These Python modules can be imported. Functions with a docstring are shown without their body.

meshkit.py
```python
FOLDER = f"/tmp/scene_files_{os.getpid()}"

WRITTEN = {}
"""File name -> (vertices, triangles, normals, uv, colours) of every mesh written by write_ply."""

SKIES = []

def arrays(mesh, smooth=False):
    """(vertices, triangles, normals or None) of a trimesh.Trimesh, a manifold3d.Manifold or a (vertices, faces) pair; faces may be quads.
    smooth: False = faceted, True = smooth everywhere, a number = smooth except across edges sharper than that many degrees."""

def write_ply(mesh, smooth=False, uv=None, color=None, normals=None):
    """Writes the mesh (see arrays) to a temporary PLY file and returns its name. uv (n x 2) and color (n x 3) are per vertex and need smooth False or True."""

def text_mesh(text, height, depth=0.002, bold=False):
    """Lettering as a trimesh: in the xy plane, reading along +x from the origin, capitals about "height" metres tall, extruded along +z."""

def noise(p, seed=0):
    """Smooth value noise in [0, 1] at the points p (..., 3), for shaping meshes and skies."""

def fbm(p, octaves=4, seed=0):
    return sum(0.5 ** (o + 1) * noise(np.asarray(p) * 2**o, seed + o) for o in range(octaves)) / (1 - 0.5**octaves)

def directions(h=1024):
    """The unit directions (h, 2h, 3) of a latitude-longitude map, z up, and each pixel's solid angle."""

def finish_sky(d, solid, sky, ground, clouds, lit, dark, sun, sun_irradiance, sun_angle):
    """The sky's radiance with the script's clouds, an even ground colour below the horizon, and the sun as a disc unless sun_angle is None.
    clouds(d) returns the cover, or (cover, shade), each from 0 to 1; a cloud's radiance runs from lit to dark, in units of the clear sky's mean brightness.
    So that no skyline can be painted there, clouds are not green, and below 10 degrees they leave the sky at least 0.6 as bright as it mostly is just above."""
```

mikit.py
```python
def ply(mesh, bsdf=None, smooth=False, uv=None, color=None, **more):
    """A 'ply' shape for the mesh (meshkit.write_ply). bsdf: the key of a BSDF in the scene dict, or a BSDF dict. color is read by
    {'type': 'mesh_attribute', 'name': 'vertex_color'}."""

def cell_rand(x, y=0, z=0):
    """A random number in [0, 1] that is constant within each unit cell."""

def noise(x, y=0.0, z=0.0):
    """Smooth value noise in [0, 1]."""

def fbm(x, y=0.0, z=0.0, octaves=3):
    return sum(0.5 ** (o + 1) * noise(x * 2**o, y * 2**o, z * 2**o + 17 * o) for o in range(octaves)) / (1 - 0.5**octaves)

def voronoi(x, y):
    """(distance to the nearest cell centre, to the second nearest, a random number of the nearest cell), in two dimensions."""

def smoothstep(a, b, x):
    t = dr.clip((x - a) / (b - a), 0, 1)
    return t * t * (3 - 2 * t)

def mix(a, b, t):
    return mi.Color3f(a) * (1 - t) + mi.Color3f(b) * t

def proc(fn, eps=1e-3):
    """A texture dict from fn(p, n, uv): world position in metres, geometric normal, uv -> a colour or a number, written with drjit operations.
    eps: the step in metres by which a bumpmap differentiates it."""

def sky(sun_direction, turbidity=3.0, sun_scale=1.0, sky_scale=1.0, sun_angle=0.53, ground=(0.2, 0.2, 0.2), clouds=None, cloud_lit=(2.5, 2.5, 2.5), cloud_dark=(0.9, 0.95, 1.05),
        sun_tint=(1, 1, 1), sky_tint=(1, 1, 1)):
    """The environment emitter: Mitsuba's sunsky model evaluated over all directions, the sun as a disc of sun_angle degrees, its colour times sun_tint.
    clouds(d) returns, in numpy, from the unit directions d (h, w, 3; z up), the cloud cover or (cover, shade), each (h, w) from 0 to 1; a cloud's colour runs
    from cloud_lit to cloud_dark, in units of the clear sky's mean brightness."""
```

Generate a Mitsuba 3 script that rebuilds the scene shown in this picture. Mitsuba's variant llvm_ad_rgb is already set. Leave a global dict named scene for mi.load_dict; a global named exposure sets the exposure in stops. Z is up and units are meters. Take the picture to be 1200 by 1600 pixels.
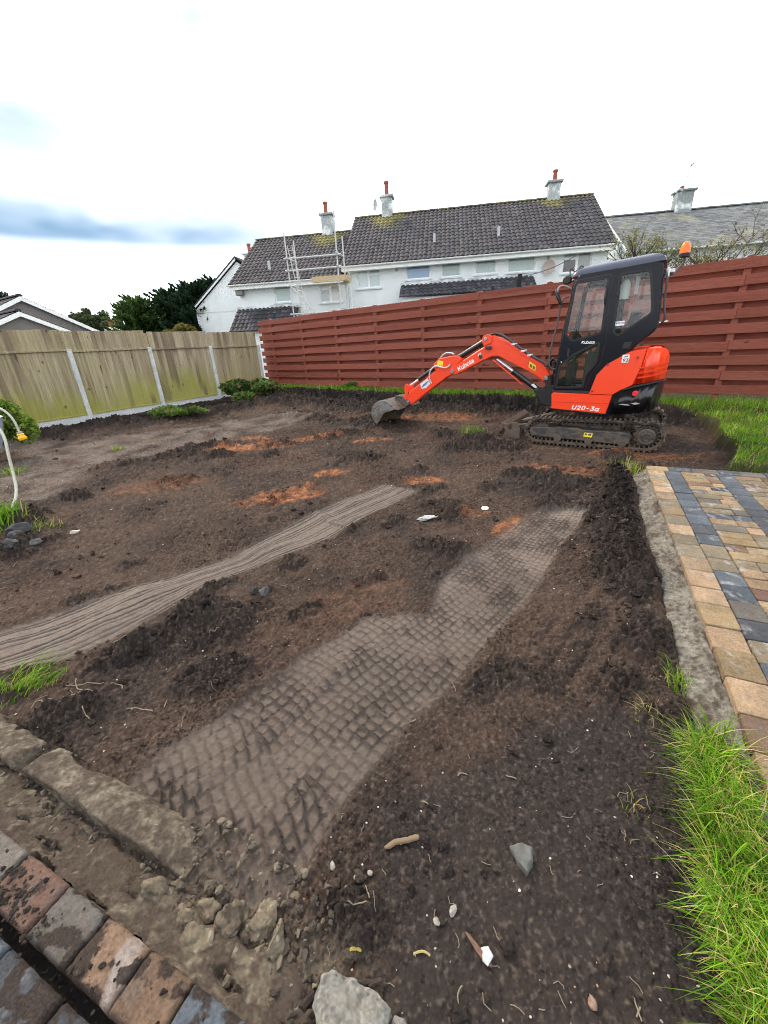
import math, numpy as np, trimesh, mitsuba as mi, drjit as dr
import manifold3d as m3
from shapely.geometry import Polygon, LineString, Point
from shapely.geometry.polygon import orient
import shapely
import mikit, meshkit
from mikit import proc, noise, fbm, voronoi, cell_rand, smoothstep, mix

# ------------------------------------------------------------------ camera, sky, exposure
EYE = 1.55
PITCH, ROLL, FOCAL = math.radians(22.94), math.radians(-3.135), 628.5      # focal length in pixels of a 1200 x 1600 picture
_f = np.array([0, math.cos(PITCH), -math.sin(PITCH)])
_r0, _u0 = np.array([1.0, 0, 0]), np.array([0, math.sin(PITCH), math.cos(PITCH)])
_r = _r0 * math.cos(ROLL) + _u0 * math.sin(ROLL)
_u = _u0 * math.cos(ROLL) - _r0 * math.sin(ROLL)
T4 = mi.ScalarTransform4f
scene, labels = {'type': 'scene'}, {}
scene['camera'] = {'type': 'perspective', 'fov': 2 * math.degrees(math.atan(600 / FOCAL)), 'fov_axis': 'x', 'near_clip': 0.05, 'far_clip': 2000.0,
                   'to_world': T4().look_at(origin=[0, 0, EYE], target=[*( _f + [0, 0, EYE])], up=[*_u])}


def sky_clouds(d):
    az = np.degrees(np.arctan2(d[..., 0], d[..., 1])); el = np.degrees(np.arcsin(np.clip(d[..., 2], -1, 1)))
    q = np.stack([az / 9.0, el / 3.4, az * 0], -1)
    n1 = meshkit.noise(q, 3) * .55 + meshkit.noise(q * 2.3, 4) * .3 + meshkit.noise(q * 5.1, 5) * .15
    n2 = meshkit.noise(d * 3.1, 7) * .6 + meshkit.noise(d * 7.3, 8) * .4
    # the cloud bank low in the north west, grey blue underneath, its far rim bright
    cen = 11.7 + 1.6 * (n1 - .5)
    bank = np.exp(-((az + 29) / 19) ** 4) * np.exp(-np.abs((el - cen) / np.where(el > cen, 4.2, 3.4)) ** 2) * (0.50 + .80 * n1)
    bank = bank * np.clip((el - 9.9) / 1.2, 0, 1) ** .7
    wisp = .62 * np.exp(-((az + 33) / 6) ** 2 - ((el - 19.3) / 2.4) ** 2) + .55 * np.exp(-((az + 16) / 7) ** 2 - ((el - 27) / 2.6) ** 2) + .45 * np.exp(-((az - 1) / 9) ** 2 - ((el - 33) / 3) ** 2)
    wisp = wisp + .42 * np.exp(-((az - 24) / 12) ** 2 - ((el - 24) / 3) ** 2) + .40 * np.exp(-((az + 8) / 14) ** 2 - ((el - 16.5) / 1.4) ** 2) + .4 * np.exp(-((az - 12) / 10) ** 2 - ((el - 40) / 4) ** 2)
    bank = bank + wisp * (.5 + n1)
    others = np.clip((n2 - .62) * 2.2, 0, .5) * np.exp(-((el - 22) / 14) ** 2)
    shade = np.clip(bank * 1.0 + others, 0, 1)
    return 1.0 - 0.0 * el, np.clip(shade, 0, 1)


scene['sky'] = mikit.sky((-0.45, 0.62, 0.75), turbidity=4, sun_scale=0.3, sun_angle=14, clouds=sky_clouds, ground=(.12, .12, .1),
                         cloud_lit=(2.35, 2.43, 2.52), cloud_dark=(0.36, 0.62, 0.92), sun_tint=(1, .99, .97))
exposure = 3.1

# ------------------------------------------------------------------ helpers
rng = np.random.default_rng(7)


def L(r, g, b, k=1.0):
    c = np.array([r, g, b], float) / 255
    return np.where(c < .04045, c / 12.92, ((c + .055) / 1.055) ** 2.4) * k


def spot(px, py, z=0.0):
    """World point at height z that the photograph shows at pixel (px, py) of 1200 x 1600."""
    d = _f * FOCAL + _r * (px - 600) - _u * (py - 800)
    return np.array([0, 0, EYE]) + d * (z - EYE) / d[2]


_keys = set()


def numbered(k):
    if k not in _keys:
        _keys.add(k); return k
    i = 1
    while f'{k}_{i:03d}' in _keys:
        i += 1
    k = f'{k}_{i:03d}'; _keys.add(k)
    return k


def tm(mesh):
    if hasattr(mesh, 'to_mesh'):
        m = mesh.to_mesh(); return trimesh.Trimesh(m.vert_properties[:, :3], m.tri_verts, process=False)
    if isinstance(mesh, (tuple, list)):
        v, f = np.asarray(mesh[0], float), np.asarray(mesh[1], int)
        if f.shape[1] == 4:
            f = np.vstack([f[:, [0, 1, 2]], f[:, [0, 2, 3]]])
        return trimesh.Trimesh(v, f, process=False)
    return mesh


def cat(*ms):
    ms = [tm(m) for m in (ms[0] if len(ms) == 1 and isinstance(ms[0], (list, tuple)) else ms)]
    v, f, o = [], [], 0
    for m in ms:
        v.append(np.asarray(m.vertices)); f.append(np.asarray(m.faces) + o); o += len(m.vertices)
    return trimesh.Trimesh(np.vstack(v), np.vstack(f), process=False)


def put(key, mesh, bsdf, col=None, uv=None, smooth=False, M=None, parent=None):
    """One mesh as one entry; col: one colour or one per vertex; uv: one pair or one per vertex; M: 4x4 placing."""
    mesh = tm(mesh)
    key = numbered((parent + '__' if parent else '') + key)
    v = np.asarray(mesh.vertices, float); f = np.asarray(mesh.faces)
    if M is not None:
        v = v @ M[:3, :3].T + M[:3, 3]
        if np.linalg.det(M[:3, :3]) < 0:
            f = f[:, ::-1]
    mesh = trimesh.Trimesh(v, f, process=False)
    if smooth is not False and smooth is not True:
        mesh.merge_vertices()
        mesh = trimesh.graph.smooth_shade(mesh, angle=np.radians(smooth), facet_minarea=None); smooth = True
    n = len(mesh.vertices)
    if col is not None:
        col = np.asarray(col, float); col = np.tile(col, (n, 1)) if col.ndim == 1 else col
    if uv is not None:
        uv = np.asarray(uv, float); uv = np.tile(uv, (n, 1)) if uv.ndim == 1 else uv
    scene[key] = mikit.ply(mesh, bsdf, smooth=smooth, uv=uv, color=col)
    return key


def thing(name, label, cat_, group=None):
    k = numbered(name); labels[k] = {'label': label, 'category': cat_}
    if group: labels[k]['group'] = group
    return k


def tag(k, label, cat_=None, group=None, kind=None):
    labels[k] = {'label': label}
    if cat_: labels[k]['category'] = cat_
    if group: labels[k]['group'] = group
    if kind: labels[k]['kind'] = kind
    return k


def stuff(k):
    labels.setdefault(k, {})['kind'] = 'stuff'; return k


def frame(o, x, y, z):
    M = np.eye(4); M[:3, 0], M[:3, 1], M[:3, 2], M[:3, 3] = x, y, z, o
    return M


def box(x0, x1, y0, y1, z0, z1):
    v = np.array([[x, y, z] for x in (x0, x1) for y in (y0, y1) for z in (z0, z1)], float)
    f = np.array([[0, 1, 3], [0, 3, 2], [4, 6, 7], [4, 7, 5], [0, 4, 5], [0, 5, 1], [2, 3, 7], [2, 7, 6], [0, 2, 6], [0, 6, 4], [1, 5, 7], [1, 7, 3]])
    return trimesh.Trimesh(v, f, process=False)


def cbox(x0, x1, y0, y1, z0, z1, b=.004):
    """Box with bevelled edges."""
    pts = []
    for sx in (0, 1):
        for sy in (0, 1):
            for sz in (0, 1):
                X, Y, Z = (x0, x1)[sx], (y0, y1)[sy], (z0, z1)[sz]
                dx, dy, dz = b * (1 - 2 * sx), b * (1 - 2 * sy), b * (1 - 2 * sz)
                pts += [(X + dx, Y + dy, Z), (X + dx, Y, Z + dz), (X, Y + dy, Z + dz)]
    return tm(m3.Manifold.hull_points(np.array(pts)))


def tube(pts, r, n=8, cap=True):
    """A round bar along a polyline; r one radius or one per point."""
    p = np.asarray(pts, float); r = np.broadcast_to(np.asarray(r, float), (len(p),))
    t = np.gradient(p, axis=0); t /= np.linalg.norm(t, axis=1, keepdims=True) + 1e-12
    a = np.array([0, 0, 1.0]) if abs(t[0, 2]) < .9 else np.array([1.0, 0, 0])
    V = []
    for i in range(len(p)):
        x = a - t[i] * (a @ t[i]); x /= np.linalg.norm(x) + 1e-12; a = x
        y = np.cross(t[i], x)
        th = np.arange(n) * 2 * np.pi / n
        V.append(p[i] + r[i] * (np.cos(th)[:, None] * x + np.sin(th)[:, None] * y))
    V = np.vstack(V); F = []
    j = np.arange(n); k = (j + 1) % n
    for i in range(len(p) - 1):
        F.append(np.stack([i * n + j, i * n + k, (i + 1) * n + k], 1)); F.append(np.stack([i * n + j, (i + 1) * n + k, (i + 1) * n + j], 1))
    if cap:
        V = np.vstack([V, p[0], p[-1]])
        F.append(np.stack([k, j, j * 0 + len(V) - 2], 1)); o = (len(p) - 1) * n
        F.append(np.stack([o + j, o + k, j * 0 + len(V) - 1], 1))
    return trimesh.Trimesh(V, np.vstack(F), process=False)


def spline(pts, n=24):
    from scipy.interpolate import CubicSpline
    p = np.asarray(pts, float); s = np.r_[0, np.cumsum(np.linalg.norm(np.diff(p, axis=0), axis=1))]
    return CubicSpline(s, p)(np.linspace(0, s[-1], n))


def ring(c, b):
    """Polygon ring (counter-clockwise) moved inwards by b, mitred."""
    c = np.asarray(c, float); e = np.roll(c, -1, 0) - c; e /= np.linalg.norm(e, axis=1, keepdims=True) + 1e-12
    n = np.stack([-e[:, 1], e[:, 0]], 1); n0 = np.roll(n, 1, 0)
    m = n + n0; k = (m * n).sum(1, keepdims=True)
    return c + b * m / np.maximum(k, .35)


def tri2(P):
    v, f = trimesh.creation.triangulate_polygon(P, engine='earcut')
    return np.asarray(v), np.asarray(f)


def bevel(P, w, b=.004, round_=0):
    """Polygon (shapely or points) extruded along +z by w with bevelled rims."""
    if not hasattr(P, 'exterior'): P = Polygon(P)
    if round_:
        P = P.buffer(-round_, quad_segs=4).buffer(round_, quad_segs=4)
    P = orient(P.simplify(1e-4), 1)
    rings = [np.array(P.exterior.coords)[:-1]] + [np.array(h.coords)[:-1] for h in P.interiors]
    V, F, o = [], [], 0
    ins = []
    for c in rings:
        q = ring(c, b) if b else c
        ins.append(q); n = len(c)
        levels = [(q, 0), (c, b), (c, w - b), (q, w)] if b else [(c, 0), (c, w)]
        for r_, z in levels:
            V.append(np.c_[r_, np.full(n, z)])
        j = np.arange(n); k = (j + 1) % n
        for i in range(len(levels) - 1):
            F.append(np.stack([o + i * n + j, o + i * n + k, o + (i + 1) * n + k], 1)); F.append(np.stack([o + i * n + j, o + (i + 1) * n + k, o + (i + 1) * n + j], 1))
        o += n * len(levels)
    v2, f2 = tri2(Polygon(ins[0], ins[1:]))
    a = v2[f2]; flip = ((a[:, 1, 0] - a[:, 0, 0]) * (a[:, 2, 1] - a[:, 0, 1]) - (a[:, 1, 1] - a[:, 0, 1]) * (a[:, 2, 0] - a[:, 0, 0])) < 0
    f2 = f2.copy(); f2[flip] = f2[flip][:, ::-1]
    V.append(np.c_[v2, np.zeros(len(v2))]); F.append(f2[:, ::-1] + o); o += len(v2)
    V.append(np.c_[v2, np.full(len(v2), w)]); F.append(f2 + o)
    m = trimesh.Trimesh(np.vstack(V), np.vstack(F), process=False); m.merge_vertices()
    return m


XZ = np.array([[1, 0, 0, 0], [0, 0, -1, 0], [0, 1, 0, 0], [0, 0, 0, 1.0]])   # (x, y, z) -> (x, -z, y)


def side(P, y0, y1, b=.004, round_=0):
    """Profile in (x, z) extruded from y0 to y1."""
    m = bevel(P, y1 - y0, b, round_); m.apply_transform(XZ); m.apply_translation([0, y1, 0])
    return m


def sheet(P, y):
    v, f = tri2(P if hasattr(P, 'exterior') else Polygon(P))
    return trimesh.Trimesh(np.c_[v[:, 0], np.full(len(v), y), v[:, 1]], f, process=False)


def man(m):
    m = tm(m); m.merge_vertices()
    return m3.Manifold(m3.Mesh(np.asarray(m.vertices, np.float32), np.asarray(m.faces, np.uint32)))


def cyl_y(x, z, r, y0, y1, n=24, b=.003):
    th = np.arange(n) * 2 * np.pi / n
    return side(np.stack([x + r * np.cos(th), z + r * np.sin(th)], 1), y0, y1, b)


_P = np.random.default_rng(11)
_perm = _P.permutation(4096); _gx, _gy = np.cos(_P.uniform(0, 6.283, 4096)), np.zeros(4096)
_ang = _P.uniform(0, 2 * np.pi, 4096); _gx, _gy = np.cos(_ang), np.sin(_ang)


def perlin(x, y, seed=0):
    x = np.asarray(x, float) + seed * 17.31; y = np.asarray(y, float) - seed * 9.77
    i, j = np.floor(x).astype(np.int64), np.floor(y).astype(np.int64)
    fx, fy = x - i, y - j
    u, v = fx * fx * fx * (fx * (6 * fx - 15) + 10), fy * fy * fy * (fy * (6 * fy - 15) + 10)

    def g(a, b):
        h = _perm[(_perm[(i + a) & 4095] + j + b) & 4095]
        return _gx[h] * (fx - a) + _gy[h] * (fy - b)
    return ((g(0, 0) * (1 - u) + g(1, 0) * u) * (1 - v) + (g(0, 1) * (1 - u) + g(1, 1) * u) * v) * 1.5


def fb(x, y, size, octaves=3, seed=0):
    s = 0; a = 1.0; t = 0
    for o in range(octaves):
        s = s + a * perlin(x / size * 2 ** o, y / size * 2 ** o, seed + 5 * o); t += a; a *= .5
    return s / t


def sstep(a, b, x):
    t = np.clip((x - a) / (b - a), 0, 1); return t * t * (3 - 2 * t)


def rock(r, seed, squash=.6, sub=2, rough=.35, cuts=6):
    """An angular stone: a ball cut by planes, then roughened."""
    g = np.random.default_rng(seed)
    m = trimesh.creation.icosphere(subdivisions=sub)
    v = np.array(m.vertices)
    for _ in range(cuts):
        n = g.normal(size=3); n /= np.linalg.norm(n); d = g.uniform(.45, .85)
        h = v @ n; v = v - np.where(h > d, h - d, 0)[:, None] * n
    p = v * 2.2 + seed
    v = v * (1 + rough * (meshkit.noise(p, seed) - .5)[:, None] + rough * .4 * (meshkit.noise(p * 3, seed + 1) - .5)[:, None])
    v = v * np.array([1, g.uniform(.6, .9), squash]) * r
    a = g.uniform(0, 6.283); c, s = math.cos(a), math.sin(a)
    v = v @ np.array([[c, s, 0], [-s, c, 0], [0, 0, 1]])
    return trimesh.Trimesh(v, m.faces, process=False)


# ------------------------------------------------------------------ materials
VC = {'type': 'mesh_attribute', 'name': 'vertex_color'}


def two(d): return {'type': 'twosided', 'b': d}


scene['m_matte'] = two({'type': 'principled', 'base_color': VC, 'roughness': .8, 'specular': .25})
scene['m_satin'] = two({'type': 'principled', 'base_color': VC, 'roughness': .42, 'specular': .45})
scene['m_gloss'] = two({'type': 'principled', 'base_color': VC, 'roughness': .25, 'specular': .4, 'clearcoat': .4, 'clearcoat_gloss': .92})
scene['m_cab'] = two({'type': 'principled', 'base_color': VC, 'roughness': .12, 'specular': .20})
scene['m_metal'] = two({'type': 'principled', 'base_color': VC, 'roughness': .3, 'metallic': .9})
scene['m_leaf'] = {'type': 'principledthin', 'base_color': VC, 'roughness': .5, 'diff_trans': .7, 'spec_trans': 0.0}
scene['m_glass'] = {'type': 'thindielectric', 'int_ior': 1.5, 'specular_reflectance': {'type': 'rgb', 'value': .7}, 'specular_transmittance': {'type': 'rgb', 'value': [.84, .90, .88]}}
scene['m_pane'] = two({'type': 'principled', 'base_color': VC, 'roughness': .06, 'specular': .9})


def bumped(base, fn, scale, eps):
    return two({'type': 'bumpmap', 'arbitrary': proc(fn, eps), 'scale': scale, 'b': base})


def f_grit_h(p, n, uv):
    return noise(p.x * 48, p.y * 48, p.z * 48) * 1.0 + noise(p.x * 125, p.y * 125, p.z * 125) * .75


def f_pits(p, n, uv):
    return smoothstep(.52, .30, noise(p.x * 90 + 3, p.y * 90, p.z * 90) * .55 + noise(p.x * 230, p.y * 230, p.z * 230) * .45) * (.18 + .62 * smoothstep(.35, .65, fbm(p.x * 2.2, p.y * 2.2, 1.0, 3)))


def f_grains(p, n, uv):
    return smoothstep(.72, .90, noise(p.x * 140 + 9, p.y * 140, p.z * 140)) * .30


# damp earth: its own colour, dark pores between the crumbs, paler dry grains
_soil = {'type': 'blendbsdf', 'weight': proc(f_pits), 'a': {'type': 'principled', 'base_color': VC, 'roughness': .85, 'specular': .10}, 'b': {'type': 'diffuse', 'reflectance': {'type': 'rgb', 'value': [.012, .0095, .009]}}}
_soil = {'type': 'blendbsdf', 'weight': proc(f_grains), 'a': _soil, 'b': {'type': 'diffuse', 'reflectance': {'type': 'rgb', 'value': [.125, .098, .078]}}}
_trk = {'type': 'principled', 'base_color': VC, 'roughness': .75, 'specular': .15}
scene['m_track'] = bumped(_trk, f_grit_h, .0011, 1.2e-3)
scene['m_soil'] = bumped(_soil, f_grit_h, .0055, 1.2e-3)


def _pick(t, cols):
    c = mi.Color3f(cols[0])
    for i in range(1, len(cols)):
        c = dr.select(t > i - .5, mi.Color3f(cols[i]), c)
    return c


K = .47
PAVE = [L(182, 156, 128, K), L(150, 138, 118, K), L(104, 112, 122, K), L(172, 150, 118, K), L(140, 112, 100, K), L(128, 122, 116, K), L(92, 95, 102, K), L(140, 116, 98, K)]


def f_paver(p, n, uv):
    c = _pick(uv.x * 10, [[float(q) for q in x] for x in PAVE])
    big = fbm(p.x * 9 + uv.y * 31, p.y * 9, uv.y * 9, 3)
    spk = noise(p.x * 300, p.y * 300, p.z * 300)
    spk2 = noise(p.x * 120, p.y * 120, p.z * 120)
    c = c * (.55 + .80 * big) * (.8 + .4 * cell_rand(uv.y * 4099))
    # dark batches cast into the mix, pale bloom on the worn faces, earth trodden on
    c = mix(c, mi.Color3f(.085, .085, .088), smoothstep(.52, .80, fbm(p.x * 16 + uv.y * 50, p.y * 16, 3.0, 4)) * .35)
    c = mix(c, mi.Color3f(.34, .35, .36), smoothstep(.56, .80, fbm(p.x * 21 + uv.y * 23, p.y * 13, 5.0, 4)) * .40 * smoothstep(.3, .8, cell_rand(uv.y * 8191)))
    c = c * (.50 + .58 * spk + .44 * spk2)
    dirt = smoothstep(.585, .66, fbm(p.x * 26, p.y * 26, 1.0, 4) * .6 + fbm(p.x * 5 + 1.4, p.y * 5, 2.0, 2) * .4 + .07 * smoothstep(.1, -.4, p.x)) * smoothstep(.6, -.2, p.x)
    return mix(c, mi.Color3f(.028, .021, .018) * (.5 + spk), dirt * .95)


def f_paver_h(p, n, uv):
    return noise(p.x * 170, p.y * 170, p.z * 170) * .6 + noise(p.x * 60, p.y * 60, p.z * 60)


scene['m_paver'] = bumped({'type': 'principled', 'base_color': proc(f_paver), 'roughness': .85, 'specular': .14}, f_paver_h, .0016, 1e-3)


def f_conc(p, n, uv):
    # uv.x earth trodden over it, uv.y sandy mortar instead of grey concrete
    a = fbm(p.x * 6, p.y * 6, p.z * 6, 4); b = noise(p.x * 160, p.y * 160, p.z * 160); q = noise(p.x * 62, p.y * 62, p.z * 62)
    c = mix(mi.Color3f(.115, .110, .097), mi.Color3f(.205, .203, .188), a) * (.45 + .60 * b + .50 * q)
    c = mix(c, c * mi.Color3f(.86, .74, .58), uv.y)
    c = mix(c, mi.Color3f(.26, .24, .19), smoothstep(.80, .88, noise(p.x * 75 + 9, p.y * 75, p.z * 75)) * .7)
    soil = smoothstep(.42, .78, fbm(p.x * 46 + 3, p.y * 46, p.z * 46, 4) * .55 + fbm(p.x * 10 + 3, p.y * 10, p.z * 10, 3) * .45 + uv.x * .4)
    return mix(c, mi.Color3f(.050, .038, .030) * (.7 + .6 * b), soil)


scene['m_conc'] = bumped({'type': 'principled', 'base_color': proc(f_conc), 'roughness': .9, 'specular': .2}, f_paver_h, .003, 1e-3)


def f_post(p, n, uv):
    a = fbm(p.x * 4, p.y * 4, p.z * 3, 3); b = noise(p.x * 60, p.y * 60, p.z * 60)
    c = mix(mi.Color3f(.42, .44, .44), mi.Color3f(.60, .62, .62), a) * (.82 + .3 * b)
    return mix(c, mi.Color3f(.28, .30, .14), smoothstep(.52, .75, fbm(p.x * 2.1, p.y * 2.1, p.z * 5, 3)) * .5)


scene['m_post'] = two({'type': 'principled', 'base_color': proc(f_post), 'roughness': .85, 'specular': .25})


def f_oldwood(p, n, uv):
    # uv.x a random number of the board, uv.y the height up the panel in metres
    r = uv.x; g = noise(r * 91 + p.x * 30 + p.y * 30, p.z * 1.3, r * 50); g2 = noise(r * 31 + (p.x + p.y) * 90, p.z * 4.0, r * 20)
    c = mix(mi.Color3f(.17, .125, .075), mi.Color3f(.43, .375, .265), .62 * g + .38 * cell_rand(r * 997)) * (.74 + .5 * g2)
    al = smoothstep(.95, .05, uv.y + .9 * (fbm(p.x * .55 + 2.3, p.y * .55, 0.0, 2) - .42) + .35 * (noise(r * 77, p.z * 1.5) - .5))
    c = mix(c, mi.Color3f(.26, .265, .045) * (.75 + .5 * g2), al * .82)
    yel = smoothstep(.35, .75, fbm(p.x * .8 + 9, p.y * .8, p.z * .5, 2)) * .30
    c = mix(c, mi.Color3f(.36, .33, .13), yel)
    drk = smoothstep(.52, .74, noise(r * 417, p.z * .8 + r * 30)) * smoothstep(.30, .60, fbm(p.x * .7 + 4, p.y * .7, p.z * .35, 2))
    c = mix(c, mi.Color3f(.10, .07, .055), drk * .60)
    knot = smoothstep(.86, .93, noise(r * 613 + (p.x + p.y) * 9, p.z * 6, r * 40))
    return mix(c, mi.Color3f(.07, .045, .035), knot * .8)


scene['m_oldwood'] = two({'type': 'principled', 'base_color': proc(f_oldwood), 'roughness': .85, 'specular': .2})
RU, RN = np.array([.7705, -.6374]), np.array([-.6374, -.7705])     # along the red fence, and its face towards the garden


def f_redwood(p, n, uv):
    a = p.x * float(RU[0]) + p.y * float(RU[1])
    g = noise(a * 2.2 + uv.x * 100, p.z * 70, uv.x * 37); g2 = noise(a * 14 + uv.x * 60, p.z * 150, uv.x * 11)
    c = mix(mi.Color3f(.165, .044, .029), mi.Color3f(.285, .085, .057), .5 * g + .5 * cell_rand(uv.x * 991)) * (.80 + .36 * g2)
    c = mix(c, mi.Color3f(.24, .10, .075), smoothstep(.55, .85, fbm(a * .9 + uv.x * 10, p.z * 9, 2.0, 3)) * .35)
    knot = smoothstep(.90, .95, noise(a * 7 + uv.x * 71, p.z * 22, uv.x * 5))
    return mix(c, mi.Color3f(.05, .016, .012), knot * .75)


scene['m_redwood'] = two({'type': 'principled', 'base_color': proc(f_redwood), 'roughness': .7, 'specular': .25})


def f_render(p, n, uv):
    # painted render, uv.x dirtiness
    a = fbm(p.x * .9, p.y * .9, p.z * 1.2, 3); s = noise(p.x * 5 + p.y * 5, p.z * .5, 3.0)
    c = mix(mi.Color3f(.76, .785, .795), mi.Color3f(.62, .67, .69), .5 * a + .5 * s) * (.94 + .1 * noise(p.x * 40, p.y * 40, p.z * 40))
    d = smoothstep(.42, .72, fbm(p.x * 3.1, p.y * 3.1, p.z * 2.3, 4) * (.55 + uv.x)) * uv.x
    return mix(c, mi.Color3f(.24, .27, .27), d)


scene['m_render'] = two({'type': 'principled', 'base_color': proc(f_render), 'roughness': .85, 'specular': .2})


def f_tile(p, n, uv):
    # uv.x a random number of the tile, uv.y lichen cover
    c = mix(mi.Color3f(.028, .028, .034), mi.Color3f(.056, .055, .064), uv.x) * (.8 + .4 * noise(p.x * 9, p.y * 9, p.z * 9))
    k = fbm(p.x * 3.3, p.y * 3.3, p.z * 3.3, 4)
    c = mix(c, mi.Color3f(.24, .215, .045), smoothstep(.85, .30, k + .55 - uv.y) * dr.minimum(1.0, uv.y * 1.3) * (.25 + .55 * noise(p.x * 17, p.y * 17, p.z * 17)))
    return mix(c, mi.Color3f(.30, .31, .30), smoothstep(.68, .80, fbm(p.x * 5 + 8, p.y * 5, p.z * 5, 3)) * .35)


scene['m_tile'] = two({'type': 'principled', 'base_color': proc(f_tile), 'roughness': .75, 'specular': .22})
# ------------------------------------------------------------------ the lie of the land
PE0, PE = np.array([1.874, 2.141]), np.array([.4509, .8926])        # patio edge: a point and its direction
PN = np.array([.8926, -.4509]); PZ = .12; PEND = 2.44
LE0, LE, LN = np.array([-1.366, .87]), np.array([.906, -.4235]), np.array([.4235, .906])   # edge of the paving at our feet
RF0 = np.array([-3.56, 15.18]); RSP = 1.55                          # red fence: first post, spacing
LF0 = np.array([-7.225, 10.354]); LU, LFN, LSP = np.array([.5407, .8412]), np.array([.8412, -.5407]), 1.93


def px(pts, z=0.0):
    return np.array([spot(a, b, z)[:2] for a, b in pts])


def pline(pts, X, Y):
    """Distance to a polyline, signed (left of its direction positive), and the length along it."""
    best = np.full(X.shape, 1e9); sg = np.zeros(X.shape); al = np.zeros(X.shape); s0 = 0
    for a, b in zip(pts[:-1], pts[1:]):
        e = b - a; l = np.linalg.norm(e); e = e / l
        t0 = (X - a[0]) * e[0] + (Y - a[1]) * e[1]; t = np.clip(t0, 0, l)
        dx, dy = X - a[0] - t * e[0], Y - a[1] - t * e[1]; d = np.hypot(dx, dy)
        c = e[0] * (Y - a[1]) - e[1] * (X - a[0])
        m = d < best
        best = np.where(m, d, best); sg = np.where(m, np.sign(c), sg); al = np.where(m, s0 + t0, al); s0 += l
    return best * sg, al


def inside(pts, X, Y, soft):
    """1 well inside the polygon, 0 outside, with a soft rim."""
    P = Polygon(pts); d, _ = pline(np.vstack([pts, pts[:1]]), X, Y)
    s = np.where(shapely.contains_xy(P, X.ravel(), Y.ravel()).reshape(X.shape), 1, -1) * np.abs(d)
    return sstep(-soft, soft, s)


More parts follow.
